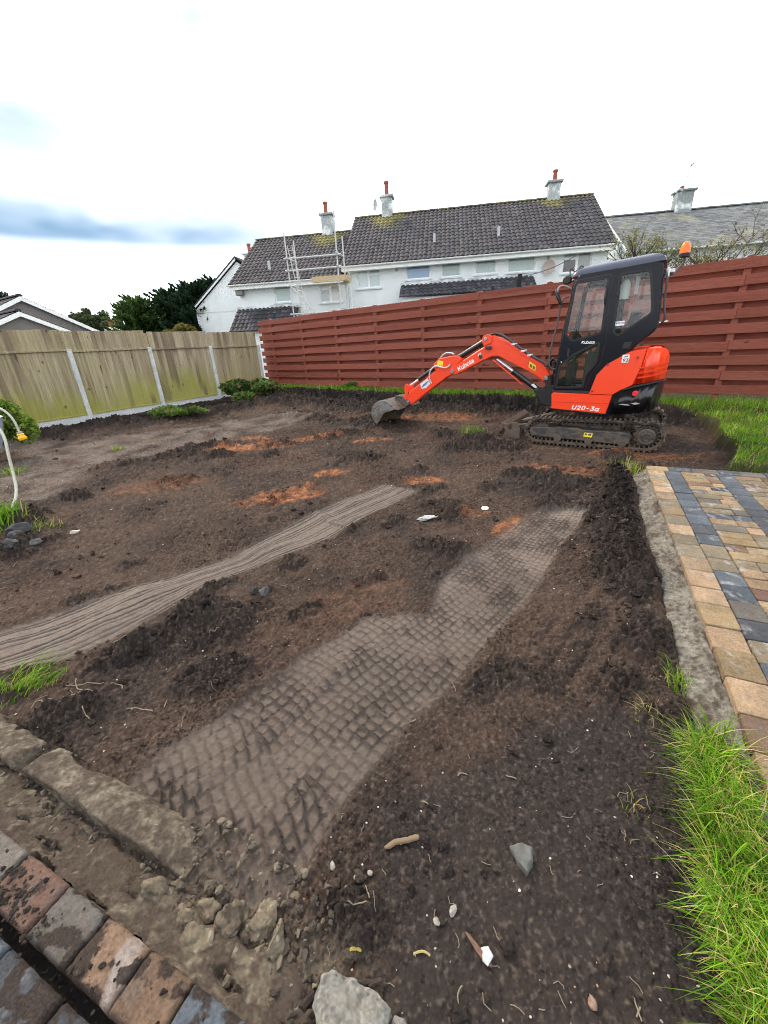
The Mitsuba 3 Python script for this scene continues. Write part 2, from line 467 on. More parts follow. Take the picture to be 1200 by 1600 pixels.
LAWN = px([(1300, 738), (1200, 731), (1137, 723), (1150, 700), (1154, 687), (1128, 676), (1119, 655), (1092, 645), (1060, 640), (1030, 636)], .2)
LAWN = np.vstack([LAWN, [[5.6, 8.55], [5.9, 8.75], [9.5, 6.0], [9, 2.0]]])
TRA = px([(135, 1225), (250, 1165), (360, 1112), (480, 1020), (590, 953), (690, 905), (762, 852), (830, 797), (870, 760)])       # left rim of the tread marks
TRB = px([(420, 1440), (545, 1255), (600, 1172), (690, 1092), (745, 1020), (828, 932), (872, 860), (922, 797), (950, 760)])     # right rim
TRP = px([(190, 1235), (250, 1170), (360, 1112), (480, 1020), (585, 957), (668, 958), (692, 905), (762, 850), (832, 800), (922, 797), (872, 860), (828, 932), (745, 1020), (690, 1092), (655, 1110), (600, 1172), (545, 1245), (455, 1400), (390, 1420), (300, 1350), (265, 1290)])
TLA = px([(-200, 1040), (0, 985), (130, 946), (250, 905), (370, 868), (440, 826), (480, 806), (600, 757), (660, 730)])
TLB = px([(-200, 1125), (0, 1058), (100, 1032), (200, 987), (330, 915), (460, 860), (512, 842), (560, 815), (652, 767), (700, 745)])
TLP = px([(-200, 1040), (0, 985), (130, 946), (250, 905), (370, 868), (440, 826), (480, 806), (600, 757), (640, 764), (652, 768), (560, 815), (516, 842), (500, 846), (330, 915), (200, 987), (100, 1032), (0, 1058), (-200, 1125)])
# mounds and spoil: (pixel, half length along, half width, turn in degrees, height, roughness)
MOUNDS = [((60, 690), .9, .5, 20, .22, 1.1), ((180, 668), .9, .4, 30, .20, 1.1), ((330, 650), 1.6, .6, 55, .20, 1), ((440, 632), 1.6, .7, -35, .24, .9),
          ((560, 642), 1.8, .55, -38, .18, 1), ((720, 645), 1.7, .5, -38, .16, 1), ((470, 655), 1.2, .5, -40, .10, .8),
          ((40, 820), .28, .20, 30, .10, 1), ((15, 800), .3, .22, 0, .12, .6), ((120, 780), .25, .12, -20, .05, 1),
          ((700, 865), .22, .12, -30, .07, 1), ((300, 970), .28, .12, 35, .05, 1), ((230, 1010), .3, .13, 35, .05, 1), ((860, 790), .25, .15, 40, .05, 1),
          ((930, 805), .25, .2, -30, .07, 1), ((960, 870), .28, .2, -10, .08, 1), ((985, 920), .3, .18, 40, .06, 1), ((1000, 1000), .22, .16, 50, .08, 1), ((945, 890), .2, .2, 0, .05, 1),
          ((620, 745), .35, .14, 30, .045, .3), ((770, 700), .5, .3, -30, .05, 1), ((830, 745), .4, .25, -20, .05, 1), ((720, 700), .4, .25, 0, .05, 1), ((690, 790), .25, .14, 10, .03, .8),
          ((880, 760), .45, .2, -20, .06, 1), ((560, 720), .5, .2, 20, .04, .8), ((160, 730), .5, .25, 10, .05, .9), ((330, 700), .5, .25, 20, .05, 1), ((470, 760), .3, .15, 20, .03, .6),
          ((100, 1120), .20, .12, 20, .04, 1), ((410, 925), .09, .06, 0, .035, .8), ((760, 875), .16, .10, -20, .05, 1), ((1010, 735), .20, .14, 60, .06, 1), ((975, 770), .25, .14, 60, .07, 1),
          ((1120, 718), .5, .10, -25, .09, 1), ((960, 1075), .16, .12, 30, .05, 1), ((1035, 1110), .10, .12, 60, .07, .7), ((20, 1090), .16, .06, -20, .04, 1),
          ((560, 1440), .13, .07, -20, .03, .9), ((480, 720), .25, .1, 30, .03, .5), ((60, 850), .3, .12, 10, .04, .7)]
ORANGE = [((385, 700), .42, .20, 10, 1), ((490, 686), .36, .13, 10, .9), ((520, 738), .17, .11, 10, 1), ((440, 775), .36, .20, 15, .9), ((578, 688), .25, .12, 0, .8), ((662, 752), .20, .12, 0, .8), ((400, 685), .3, .1, 0, .7),
          ((800, 822), .20, .10, 40, .8), ((690, 655), .6, .25, -30, .55), ((620, 655), .3, .2, -30, .6), ((880, 735), .5, .18, -25, .4), ((1000, 712), .5, .18, -30, .45), ((560, 930), .30, .16, 20, .10),
          ((250, 760), .5, .2, 10, .3), ((470, 1000), .3, .18, 20, .04), ((740, 800), .12, .07, 0, .5), ((430, 700), .3, .1, 20, .6)]
_gm = np.random.default_rng(17)
for _ in range(60):
    _p = (float(_gm.uniform(-40, 1000)), float(655 + 430 * _gm.random() ** 1.5)); _d = np.hypot(*spot(*_p)[:2])
    _s = float(_gm.uniform(.035, .075) * (1 + .45 * _d) * _gm.choice([.6, 1, 1.5])); MOUNDS.append((_p, _s * float(_gm.uniform(1, 2.2)), _s * .8, float(_gm.uniform(0, 60)), .16 * _s, .85))
TREADS_EXC = [(.575, .14), (-.575, .14)]


def gauss(X, Y, c, a, b, deg):
    t = math.radians(deg); dx, dy = X - c[0], Y - c[1]
    u, v = dx * math.cos(t) + dy * math.sin(t), -dx * math.sin(t) + dy * math.cos(t)
    return np.exp(-(u / a) ** 2 - (v / b) ** 2)


def land(X, Y, fine=True):
    """Height, roughness and zone weights of the ground at X, Y."""
    dp = (X - PE0[0]) * PN[0] + (Y - PE0[1]) * PN[1]; sp = (X - PE0[0]) * PE[0] + (Y - PE0[1]) * PE[1]
    dq = (X - LE0[0]) * LN[0] + (Y - LE0[1]) * LN[1]; tq = (X - LE0[0]) * LE[0] + (Y - LE0[1]) * LE[1]
    dr_ = (X - RF0[0]) * RN[0] + (Y - RF0[1]) * RN[1]; dl = (X - LF0[0]) * LFN[0] + (Y - LF0[1]) * LFN[1]
    wob = fb(X, Y, 1.3, 3, 2); wob2 = fb(X, Y, .35, 3, 9)
    h = .030 * fb(X, Y, 1.6, 2, 1) * sstep(.6, 2.5, np.hypot(X, Y)) + .012 * fb(X, Y, .5, 2, 4)
    R = .28 + .30 * sstep(-.1, .5, fb(X, Y, .9, 3, 3))
    # the bank below the red fence and along the old panels
    edge = .75 + .22 * wob2 + .14 * wob
    bank = sstep(edge + .38, edge - .12, dr_) * .25
    bank = np.maximum(bank, sstep(.75 + .2 * wob2, .1, dl) * (.10 + .05 * wob) * sstep(-9, -6, X + 0 * Y))
    R = R + 1.0 * np.exp(-((dr_ - .95) / .45) ** 2) + .6 * np.exp(-((dl - .7) / .5) ** 2)
    lw = inside(LAWN, X + .05 * wob2, Y + .05 * fb(X, Y, .2, 2, 21), .045)
    h = np.maximum(h, 0) * 0 + h + np.maximum(bank, lw * (.185 + .02 * wob))
    lrim = inside(LAWN, X + .05 * wob2, Y, .35) * (1 - lw)
    R = R + lrim * .9; h = h + lrim * .015
    for c, a, b, deg, hh, rr in MOUNDS:
        g = gauss(X, Y, spot(*c)[:2], a, b, deg) if np.hypot(*(spot(*c)[:2])) < 60 else 0
        h = h + hh * g * (1 + .7 * wob2); R = np.maximum(R, rr * 1.15 * np.clip(1.6 * g * (1 + 1.2 * wob2), 0, 1))
    # spoil thrown against the patio
    spoil = sstep(-.62, -.30, dp + .14 * wob2) * sstep(-.10, -.24, dp) * sstep(-.25, .15, sp) * sstep(2.75, 2.45, sp)
    h = h + spoil * (.045 + .05 * wob2 + .03 * wob); R = np.maximum(R, 1.1 * spoil)
    R = np.where(sstep(.1, .5, dp) > .5, .1, R)
    # smooth scraped strip on the far left, and the flat dark soil in the right foreground
    scr = inside(px([(-60, 790), (0, 700), (130, 690), (300, 668), (420, 650), (520, 650), (430, 672), (260, 705), (150, 740), (80, 775), (0, 830)]), X, Y, .12)
    R = R * (1 - .45 * scr)
    fore = inside(px([(640, 1230), (820, 1165), (960, 1110), (1060, 1140), (1250, 1250), (1250, 1750), (560, 1750), (600, 1500), (600, 1330)]), X + .05 * wob2, Y + .04 * wob, .07)
    R = R * (1 - .50 * fore)
    # tyre tread marks
    da, ua = pline(TRA, X, Y); db, _ = pline(TRB, X, Y)
    wv = np.maximum(np.abs(da) + np.abs(db), 1e-6); v = np.clip(-da, 0, 9) / wv
    mr = inside(TRP, X + .022 * wob2, Y + .022 * fb(X, Y, .12, 3, 31), .035)
    mr = mr * (1 - .85 * sstep(.34, .52, fb(X, Y, .42, 4, 33)))
    worn = .25 + .75 * sstep(-.30, .25, fb(X, Y, .36, 3, 41))                         # how crisp the print still is
    vv = v * 13.0 + .16 * fb(X, Y, .22, 2, 53); col = np.floor(vv); fv = vv - col
    pitch = .049
    # every column of lugs is offset from the next and slightly bowed
    uu = ua / pitch + (col % 2) * .5 + .35 * np.sin(col * 2.4) + .06 * (fv - .5) ** 2 * 4 + .26 * fb(X, Y, .11, 2, 51)
    fu = uu - np.floor(uu)
    cell = np.sin(np.floor(uu) * 12.9898 + col * 78.233) * 43758.5453; cell = cell - np.floor(cell)
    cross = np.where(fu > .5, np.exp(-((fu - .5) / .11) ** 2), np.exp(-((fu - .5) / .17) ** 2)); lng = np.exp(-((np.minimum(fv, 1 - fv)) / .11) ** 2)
    strong = .45 + .55 * np.clip(np.cos((v - .30) * 2 * np.pi * 2.0), -.3, 1) + .5 * np.exp(-((v - .02) / .10) ** 2) + .4 * np.exp(-((v - .98) / .10) ** 2)
    near = 1.25 - .15 * sstep(1.2, 3.2, np.hypot(X, Y))
    tread = np.maximum(cross * (.009 + .015 * cell), lng * .010 * (.2 + 1.2 * cell)) * (.55 + .45 * strong) * near * (.22 + .78 * worn) - .004
    ridge = .012 * np.exp(-((v - .33 + .03 * wob2) / .028) ** 2) * sstep(1.9, .9, ua) * sstep(.15, .30, ua)
    h = h * (1 - .6 * mr) + mr * (tread + ridge - .012); R = R * (1 - .88 * mr)
    # smeared ribbed wheel marks
    ea, uL = pline(TLA, X, Y); eb, _ = pline(TLB, X, Y)
    wl = np.maximum(np.abs(ea) + np.abs(eb), 1e-6); vl = np.clip(-ea, 0, 9) / wl
    ml = inside(TLP, X + .012 * wob2, Y + .012 * wob2, .035)
    k = vl * 13 + .5 * fb(uL * .25, vl * 2, .25, 2, 61) + .5 * np.sin(uL * .9)
    gr = np.abs(k - np.floor(k) - .5) * 2
    lid = np.sin(np.floor(k) * 45.7) * .5 + .5
    groove = np.exp(-((1 - gr) / .30) ** 2) * (.06 + .94 * lid ** 2) * sstep(-.7, 0, fb(uL * .5, np.floor(k) * 3.1, .4, 2, 71))
    dent = np.exp(-(((uL - 3.05) + .1 * vl) / .05) ** 2) * .02
    h = h + ml * (-.018 - .024 * groove + .006 * fb(X, Y, .3, 2, 81) + dent); R = R * (1 - .88 * ml)
    # old diagonal grouser lines right of the treads
    old = inside(px([(850, 960), (960, 1010), (1010, 1130), (900, 1120), (830, 1040)]), X, Y, .1)
    q = (X * .72 - Y * .69); h = h - old * .018 * np.exp(-((q / .11 - np.floor(q / .11) - .5) / .13) ** 2)
    # the low ground at our feet: rubble trench, and earth tucked under the paving
    foot = sstep(.30, .02, dq) * sstep(1.45, 1.15, tq); h = h * (1 - .7 * foot) - .012 * foot; R = R * (1 - .2 * foot)
    pav = sstep(.02, -.03, dp * -1) * sstep(2.46, 2.40, sp); h = np.where(pav > .5, np.minimum(h, -.03), h)
    hk = sstep(-.15, -.08, dp) * sstep(2.5, 2.40, sp); h = h * (1 - hk) - .02 * hk
    pv2 = sstep(.03, -.03, dq); h = h * (1 - pv2) + np.where(tq < 1.3, -.02, 0) * pv2; R = R * (1 - .7 * pv2)
    # under the machine
    Q = np.stack([X - 2.683, Y - 6.576]); qx = -.831 * Q[0] + .556 * Q[1]; qy = -.556 * Q[0] - .831 * Q[1]
    for yy, hw in TREADS_EXC:
        m = sstep(hw + .10, hw, np.abs(qy - yy)) * sstep(.35, .15, qx) * sstep(-1.95, -1.75, qx); h = h * (1 - m) + .004 * m; R = R * (1 - .8 * m)
    R = np.clip(R, .05, 1.25)
    if fine:
        n1 = fb(X, Y, .21, 3, 101); n2 = fb(X, Y, .075, 3, 111); n3 = fb(X, Y, .026, 3, 121)
        rid = 1 - np.abs(fb(X, Y, .14, 3, 131)) * 2
        n4 = np.abs(fb(X, Y, .055, 3, 141)); n5 = fb(X, Y, .012, 2, 151)
        h = h + R * (.040 * n1 + .042 * np.maximum(n2, -.25) + .020 * n3 + .030 * n4 + .006 * n5 + .020 * rid * sstep(.5, 1.1, R)) * (1 + .7 * sstep(3, 7, np.hypot(X, Y)))
        h = h + (.0030 * n3 + .0025 * n5 + .004 * n2) * (1 - mr * .7) * (1 - ml * .85)
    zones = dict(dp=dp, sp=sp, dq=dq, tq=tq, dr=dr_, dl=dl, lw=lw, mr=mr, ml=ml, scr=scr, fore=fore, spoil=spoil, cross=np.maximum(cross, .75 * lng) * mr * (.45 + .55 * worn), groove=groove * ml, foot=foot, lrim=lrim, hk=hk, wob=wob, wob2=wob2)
    return h, R, zones


def hgt(x, y):
    x, y = np.atleast_1d(np.asarray(x, float)), np.atleast_1d(np.asarray(y, float))
    return land(x, y)[0]


def soil_colour(X, Y, h, R, z):
    brown, dark, black = np.array([.050, .034, .0265]), np.array([.021, .0170, .0155]), np.array([.0095, .0080, .0080])
    red, grey, orange = np.array([.062, .029, .017]), np.array([.112, .091, .078]), np.array([.25, .095, .040])
    a = lambda w, c: w[..., None] * c
    n = fb(X, Y, .8, 4, 201); n2 = fb(X, Y, .09, 3, 211); n3 = fb(X, Y, .02, 2, 221)
    c = np.ones(X.shape)[..., None] * brown
    def to(w, col):
        nonlocal c
        w = np.clip(w, 0, 1)[..., None]; c = c * (1 - w) + np.asarray(col) * w
    to(sstep(-.25, .4, n) * .75, dark); to(sstep(.0, .6, fb(X, Y, 1.1, 3, 231)) * sstep(2.5, 5, np.hypot(X, Y)) * .35, red)
    to(sstep(.55, 1.05, R) * .75, dark)
    for p, s1, s2, deg, w in ORANGE:
        g = gauss(X, Y, spot(*p)[:2], s1 * 1.25, s2 * 1.25, deg)
        to(sstep(.12, .70, g * (1 + 1.5 * fb(X, Y, .22, 4, 241))) * w * (.35 + .65 * sstep(-.25, .3, n2)), orange)
    to(z['scr'] * .62 * sstep(-.5, .3, fb(X, Y, .5, 3, 251)), [.135, .112, .098])
    to(np.exp(-((z['dr'] - .95) / .40) ** 2) * .95, black); to(np.exp(-((z['dl'] - .7) / .6) ** 2) * .95, black)
    to(z['spoil'], black); to(z['lrim'] * .8, black * 1.2)
    to(np.clip(z['cross'], 0, 1) * .0, dark)
    to(z['fore'] * (.75 + .2 * n), [.0195, .0175, .0175])
    to(z['mr'] * (.72 + .2 * n), grey * .95); to(z['mr'] * .75 * sstep(1.4, 2.8, np.hypot(X, Y)) * sstep(-.6, .3, fb(X, Y, .5, 2, 261)), grey * 1.45); to(z['ml'] * .85, grey * 1.12); to(np.clip(z['cross'], 0, 1) * .78, [.029, .022, .019]); to(np.clip(z['groove'], 0, 1) * .62, [.036, .028, .023])  # crack and groove shade painted dark; reflected sky painted pale on the far treads
    mo = gauss(X, Y, spot(870, 860)[:2], .5, .8, 40); to(mo * .25, brown)
    to(z['foot'] * (.5 + .5 * sstep(-.1, .3, n2)), [.155, .135, .105])
    to(z['lw'], [.035, .040, .015]); to(sstep(.62, .45, z['dr']) * (z['dr'] > -1), [.035, .040, .015])
    # lighter crumbs, the damp pale film on flattened soil
    to(sstep(.15, .6, n3) * .34 * (1 - z['lw']), [.13, .105, .085])
    to(sstep(.35, .9, n2) * .20 * (1 - z['lw']), [.10, .078, .062])
    n4 = fb(X, Y, .012, 2, 271) * sstep(4, 1.5, np.hypot(X, Y)) + fb(X, Y, .035, 2, 281) * sstep(1.5, 5, np.hypot(X, Y))
    q = (1 - .55 * z['mr']) * (1 - .45 * z['ml'])
    return np.clip(c * (1 + (.34 - .16 * z['fore']) * n2 * q + (.36 - .2 * z['fore']) * n3 * q + (.50 - .2 * z['fore']) * n4 * q)[..., None], .006, .6)


# one fan of rows and columns, finer near the camera
OY = -.6
rr = [.62]
while rr[-1] < 21:
    rr.append(rr[-1] + min(.034, .64 * (rr[-1] ** 2 + 2.4) / 1.55 / 402))
rr = np.array(rr); aa = np.radians(np.linspace(-54, 54, 760))
RR, AA = np.meshgrid(rr, aa, indexing='ij')
GX, GY = RR * np.sin(AA), OY + RR * np.cos(AA)
GH, GR, GZ = land(GX, GY)
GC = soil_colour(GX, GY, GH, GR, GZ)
i = np.arange(GX.size).reshape(GX.shape)
quads = np.stack([i[:-1, :-1], i[:-1, 1:], i[1:, 1:], i[1:, :-1]], -1).reshape(-1, 4)
behind = (GZ['dr'] < -2.6) | (GZ['dl'] < -.9)
keep = ~behind.ravel()[quads].all(1)
quads = quads[keep]
pressed = np.maximum(GZ['mr'], GZ['ml']).ravel()[quads].min(1) > .72


def ground_part(name, q, mat, label):
    used = np.unique(q); remap = np.full(GX.size, -1); remap[used] = np.arange(len(used))
    nrm = GN.reshape(-1, 3)[used]; key = numbered(name)
    path = meshkit.write_ply(trimesh.Trimesh(np.stack([GX, GY, GH], -1).reshape(-1, 3)[used], np.vstack([remap[q][:, [0, 1, 2]], remap[q][:, [0, 2, 3]]]), process=False), color=GC.reshape(-1, 3)[used], normals=nrm)
    scene[key] = {'type': 'ply', 'filename': path, 'face_normals': False, 'bsdf': {'type': 'ref', 'id': mat}}; tag(key, label, kind='structure')


P_ = np.stack([GX, GY, GH], -1); t1, t2 = np.gradient(P_, axis=0), np.gradient(P_, axis=1); GN = np.cross(t2, t1); GN *= np.sign(GN[..., 2:]); GN /= np.linalg.norm(GN, axis=-1, keepdims=True)
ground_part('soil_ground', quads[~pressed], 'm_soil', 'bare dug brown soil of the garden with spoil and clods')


def rail(pts, n):
    d = np.r_[0, np.cumsum(np.linalg.norm(np.diff(pts, axis=0), axis=1))]; t = np.linspace(0, d[-1], n); return np.stack([np.interp(t, d, pts[:, 0]), np.interp(t, d, pts[:, 1])], 1)


# the wheel and tread marks: finer sheets that run with the marks
TV, TF, TN, TC, no = [], [], [], [], 0
for A_, B_, key_, nu, nv in ((TRA, TRB, 'mr', 900, 190), (TLA, TLB, 'ml', 420, 150)):
    a_, b_ = rail(A_, nu), rail(B_, nu); t = np.linspace(-.12, 1.12, nv)[None, :, None]; Q = a_[:, None] * (1 - t) + b_[:, None] * t
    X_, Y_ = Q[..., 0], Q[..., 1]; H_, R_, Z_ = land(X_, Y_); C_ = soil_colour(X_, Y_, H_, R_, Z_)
    P_ = np.stack([X_, Y_, H_ + .0015], -1); N_ = np.cross(np.gradient(P_, axis=0), np.gradient(P_, axis=1)); N_ *= np.sign(N_[..., 2:]); N_ /= np.linalg.norm(N_, axis=-1, keepdims=True) + 1e-12
    i = np.arange(X_.size).reshape(X_.shape); q = np.stack([i[:-1, :-1], i[:-1, 1:], i[1:, 1:], i[1:, :-1]], -1).reshape(-1, 4); q = q[(Z_[key_].ravel()[q].max(1) > .60) & (Y_.ravel()[q].min(1) > -.4)]
    v_ = P_.reshape(-1, 3); e_ = np.cross(v_[q[:, 1]] - v_[q[:, 0]], v_[q[:, 2]] - v_[q[:, 0]])[:, 2] < 0; q[e_] = q[e_][:, ::-1]
    u_ = np.unique(q); rm = np.full(X_.size, -1); rm[u_] = np.arange(len(u_)) + no; no += len(u_)
    TV.append(v_[u_]); TN.append(N_.reshape(-1, 3)[u_]); TC.append(C_.reshape(-1, 3)[u_]); TF.append(rm[q])
TF = np.vstack(TF); key = numbered('wheel_tracks')
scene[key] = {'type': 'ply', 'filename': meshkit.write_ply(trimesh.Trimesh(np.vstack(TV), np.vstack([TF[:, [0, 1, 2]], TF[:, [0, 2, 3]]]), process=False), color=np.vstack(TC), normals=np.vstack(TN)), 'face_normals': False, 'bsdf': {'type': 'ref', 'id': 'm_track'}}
tag(key, 'flattened wheel and tread marks across the soil', kind='structure')
# the wider ground round the garden
gv = np.array([[-400, -400, -.35], [400, -400, -.35], [400, 600, -.35], [-400, 600, -.35]])
k = put('ground', (gv, np.array([[0, 1, 2, 3]])), 'm_matte', col=[.05, .06, .03]); tag(k, 'ground of the neighbourhood beyond the garden', kind='structure')

# ------------------------------------------------------------------ block paving
E3 = lambda p2, z=0: np.array([p2[0], p2[1], z])
Mp = frame(E3(PE0), E3(PE), -E3(PN), [0, 0, 1])        # x along the patio edge, -y into the patio
Ml = frame(E3(LE0), E3(LE), E3(LN), [0, 0, 1])         # x along the edge at our feet, y towards the soil


def paver(x0, x1, y0, y1, z, g, detail=0, gap=.002, h=.06, tumbled=.006):
    """A tumbled concrete block: worn rounded rim, uneven top."""
    x0, x1, y0, y1 = x0 + gap, x1 - gap, y0 + gap, y1 - gap
    j = lambda: g.normal(0, .0014)
    t = tumbled
    if not detail:
        levels = [(0, -h), (0, -t), (t * .35, -t * .35), (t * 1.2, 0)]; V = []
        c = [(x0 + j(), y0 + j()), (x1 + j(), y0 + j()), (x1 + j(), y1 + j()), (x0 + j(), y1 + j())]
        sg = [(1, 1), (-1, 1), (-1, -1), (1, -1)]
        # eight corner points so that the corners are knocked off
        cs = []
        for (cx, cy), (sx, sy), q in zip(c, sg, range(4)):
            kx, ky = (t * g.uniform(.5, 1.6), t * g.uniform(.5, 1.6))
            a, b = (cx + sx * kx, cy), (cx, cy + sy * ky)
            cs += [b, a] if q % 2 == 0 else [a, b]
        cs = np.array(cs); m = cs.mean(0); tilt = g.normal(0, .0016, 2)
        for ins, zz in levels:
            dd = cs - m; q = m + dd * (1 - ins / np.maximum(np.abs(dd).max(0), .02))
            V.append(np.c_[q, z + zz + (q - m) @ tilt])
        n = 8; a = np.arange(n); b = (a + 1) % n; F = []
        for i_ in range(3):
            F += [np.stack([i_ * n + a, i_ * n + b, (i_ + 1) * n + b], 1), np.stack([i_ * n + a, (i_ + 1) * n + b, (i_ + 1) * n + a], 1)]
        o = 3 * n; F.append(np.array([[o, o + i_, o + i_ + 1] for i_ in range(1, n - 1)]))
        return trimesh.Trimesh(np.vstack(V), np.vstack(F), process=False)
    N = detail; nx = max(6, int(N * (x1 - x0) / .2)); ny = max(6, int(N * (y1 - y0) / .2))
    xs, ys = np.linspace(x0, x1, nx), np.linspace(y0, y1, ny); X, Y = np.meshgrid(xs, ys, indexing='ij'); s = g.uniform(0, 90)
    ed = np.minimum(np.minimum(X - x0, x1 - X), np.minimum(Y - y0, y1 - Y)); wear = .010 + .008 * fb(X + s, Y, .05, 2, 5)
    Z = z - .012 * (1 - sstep(0, 1, ed / wear)) ** 2 + .0035 * fb(X + s, Y, .05, 3, 6) + .0018 * fb(X, Y + s, .012, 2, 7)
    X = X + .003 * fb(Y + s, X * 0 + s, .04, 2, 8) * (ed < .02); Y = Y + .003 * fb(X + s, Y * 0, .04, 2, 9) * (ed < .02)
    V = np.stack([X, Y, Z], -1).reshape(-1, 3); i_ = np.arange(nx * ny).reshape(nx, ny)
    F = np.stack([i_[:-1, :-1], i_[1:, :-1], i_[1:, 1:], i_[:-1, 1:]], -1).reshape(-1, 4)
    rim = np.r_[i_[:, 0], i_[-1, 1:], i_[-2::-1, -1], i_[0, -2:0:-1]]
    low = V[rim].copy(); low[:, 2] = z - h; o = len(V); r2 = np.arange(len(rim)); r3 = (r2 + 1) % len(rim)
    F2 = np.stack([o + r2, o + r3, rim[r3], rim[r2]], 1)
    return trimesh.Trimesh(np.vstack([V, low]), np.vstack([np.c_[F[:, :3]], F[:, [0, 2, 3]], F2[:, :3], F2[:, [0, 2, 3]]]), process=False)


g = np.random.default_rng(21)
bed = put('patio_paving', box(-3.2, PEND - .01, -4.2, -.012, .0, PZ - .022), 'm_matte', col=[.075, .068, .058], M=Mp)
tag(bed, 'raised block paved patio of buff and charcoal pavers', kind='structure')
blocks = []      # (x0, x1, y0, y1, palette)
x = -2.2
bw = PEND - .165
pal = lambda *w: int(g.choice(8, p=np.array(w) / sum(w)))
s_ = -2.2
while s_ < bw:                                                         # border course of the edge, one block per 0.17 to 0.2 m
    l = g.choice([.172, .178, .205]); l = min(l, bw - s_)
    if l > .05: blocks.append((s_, s_ + l, -.155, 0, pal(6, 3, .3, 3, 0, 1.2, 0, .8)))
    s_ += l
for c0 in (.155, .155 + .145 + .30, .155 + 2 * .445 + .15, 1.9, 2.5):   # charcoal stripes
    s_ = -2.2
    while s_ < bw:
        l = min(g.choice([.172, .178, .205]), bw - s_)
        if l > .05: blocks.append((s_, s_ + l, -(c0 + .145), -c0, pal(0, .2, 7, 0, 0, .5, 3, 0)))
        s_ += l
fields = [(.30, .60), (.745, 1.195), (1.34, 1.9), (2.045, 2.5), (2.645, 3.6)]
for a_, b_ in fields:                                                  # random mixed blocks, laid in rows across
    s_ = -2.2
    while s_ < bw:
        rw = min(g.choice([.115, .118, .122]), bw - s_)
        if rw < .04: break
        y = a_ + (0 if g.random() < .5 else 0)
        while y < b_ - .01:
            l = g.choice([.118, .172, .205]); l = b_ - y if b_ - y - l < .07 else l
            blocks.append((s_, s_ + rw, -(y + l), -y, pal(3.0, 3.2, .5, 3.0, .8, 1.6, .2, 1.2))); y += l
        s_ += rw
y = 0.0
while y < 3.6:                                                         # grey course along the far end
    l = g.choice([.172, .205, .235]); blocks.append((bw, PEND, -(y + l), -y, pal(.3, .8, 4, .5, 0, 2, .5, 0) if y > .16 else 3)); y += l
# only the stretch the photograph shows: seven metres of it lie behind the camera
for x0, x1, y0, y1, c in sorted(blocks, key=lambda q: (round(-q[0], 2), -q[1])):
    w = Mp @ np.array([(x0 + x1) / 2, (y0 + y1) / 2, 0, 1]); q_ = np.array([w[0], w[1], PZ - EYE]); dep = q_ @ _f
    if dep < .15: continue
    pxx = 600 + FOCAL * (q_ @ _r) / dep; pyy = 800 - FOCAL * (q_ @ _u) / dep
    if pxx > 2100 or pyy > 2300: continue
    put('paver', paver(x0, x1, y0, y1, PZ + g.normal(0, .0018), g), 'm_paver', uv=(c / 10, g.random()), M=Mp, smooth=40, parent=bed)

bed2 = put('foot_paving', box(-1.2, 1.30, -1.5, -.02, .0, .030), 'm_soil', col=[.018, .015, .014], M=Ml)
tag(bed2, 'mixed rust and grey block paving at the lower left corner', kind='structure')
FZ = .10
t_ = -1.0
for t0, t1, c in ((-.95, -.76, 1), (-.76, -.57, 5), (-.57, -.38, 7), (-.38, -.19, 5), (-.19, .0, 1), (.0, .19, 5), (.19, .40, 4), (.40, .58, 5), (.58, .755, 7), (.755, .91, 7), (.91, 1.08, 2), (1.08, 1.27, 5)):
    put('paver', paver(t0, t1, -.125, 0, FZ + g.normal(0, .003), g, detail=40), 'm_paver', uv=(c / 10, g.random()), M=Ml, smooth=True, parent=bed2)
for row, y1 in enumerate((-.150, -.324, -.498)):                               # charcoal blocks beyond an open, empty joint
    t_ = -1.0 + .06 * row
    for l in (.205, .205, .172, .235, .205, .172, .205, .235, .205, .172, .2):
        if t_ > 1.25: break
        put('paver', paver(t_, t_ + l, y1 - .168, y1, FZ + .006 + g.normal(0, .002), g, detail=26), 'm_paver', uv=((6 if g.random() < .75 else 2) / 10, g.random()), M=Ml, smooth=True, parent=bed2); t_ += l


# mortar haunch along the patio, and old concrete at our feet
def strip(M, s0, s1, prof, ds, amp, seed, gaps=None):
    """A rough strip: profile (y, z) points swept along x with broken, noisy faces."""
    prof = np.array(prof, float); d = np.r_[0, np.cumsum(np.linalg.norm(np.diff(prof, axis=0), axis=1))]
    m = int(d[-1] / ds) + 2; tt = np.linspace(0, d[-1], m); y = np.interp(tt, d, prof[:, 0]); z = np.interp(tt, d, prof[:, 1])
    S = np.linspace(s0, s1, int((s1 - s0) / ds) + 2); SS, Y = np.meshgrid(S, y, indexing='ij'); Z = np.broadcast_to(z, SS.shape).copy()
    T_ = np.broadcast_to(tt, SS.shape)
    nz = fb(SS + seed, T_, .09, 4, seed); nz2 = fb(SS - seed, T_, .02, 3, seed + 1)
    Y = Y + amp * (1.2 * fb(SS, T_ * .3, .16, 3, seed + 2) + .5 * nz2); Z = Z + amp * (.55 * nz + .35 * nz2)
    if gaps is not None: Z = Z - gaps(SS, T_ / d[-1])
    V = np.stack([SS, Y, Z], -1).reshape(-1, 3); i_ = np.arange(SS.size).reshape(SS.shape)
    return trimesh.Trimesh(V, np.vstack([np.stack([i_[:-1, :-1], i_[1:, :-1], i_[1:, 1:]], -1).reshape(-1, 3), np.stack([i_[:-1, :-1], i_[1:, 1:], i_[:-1, 1:]], -1).reshape(-1, 3)]), process=False)


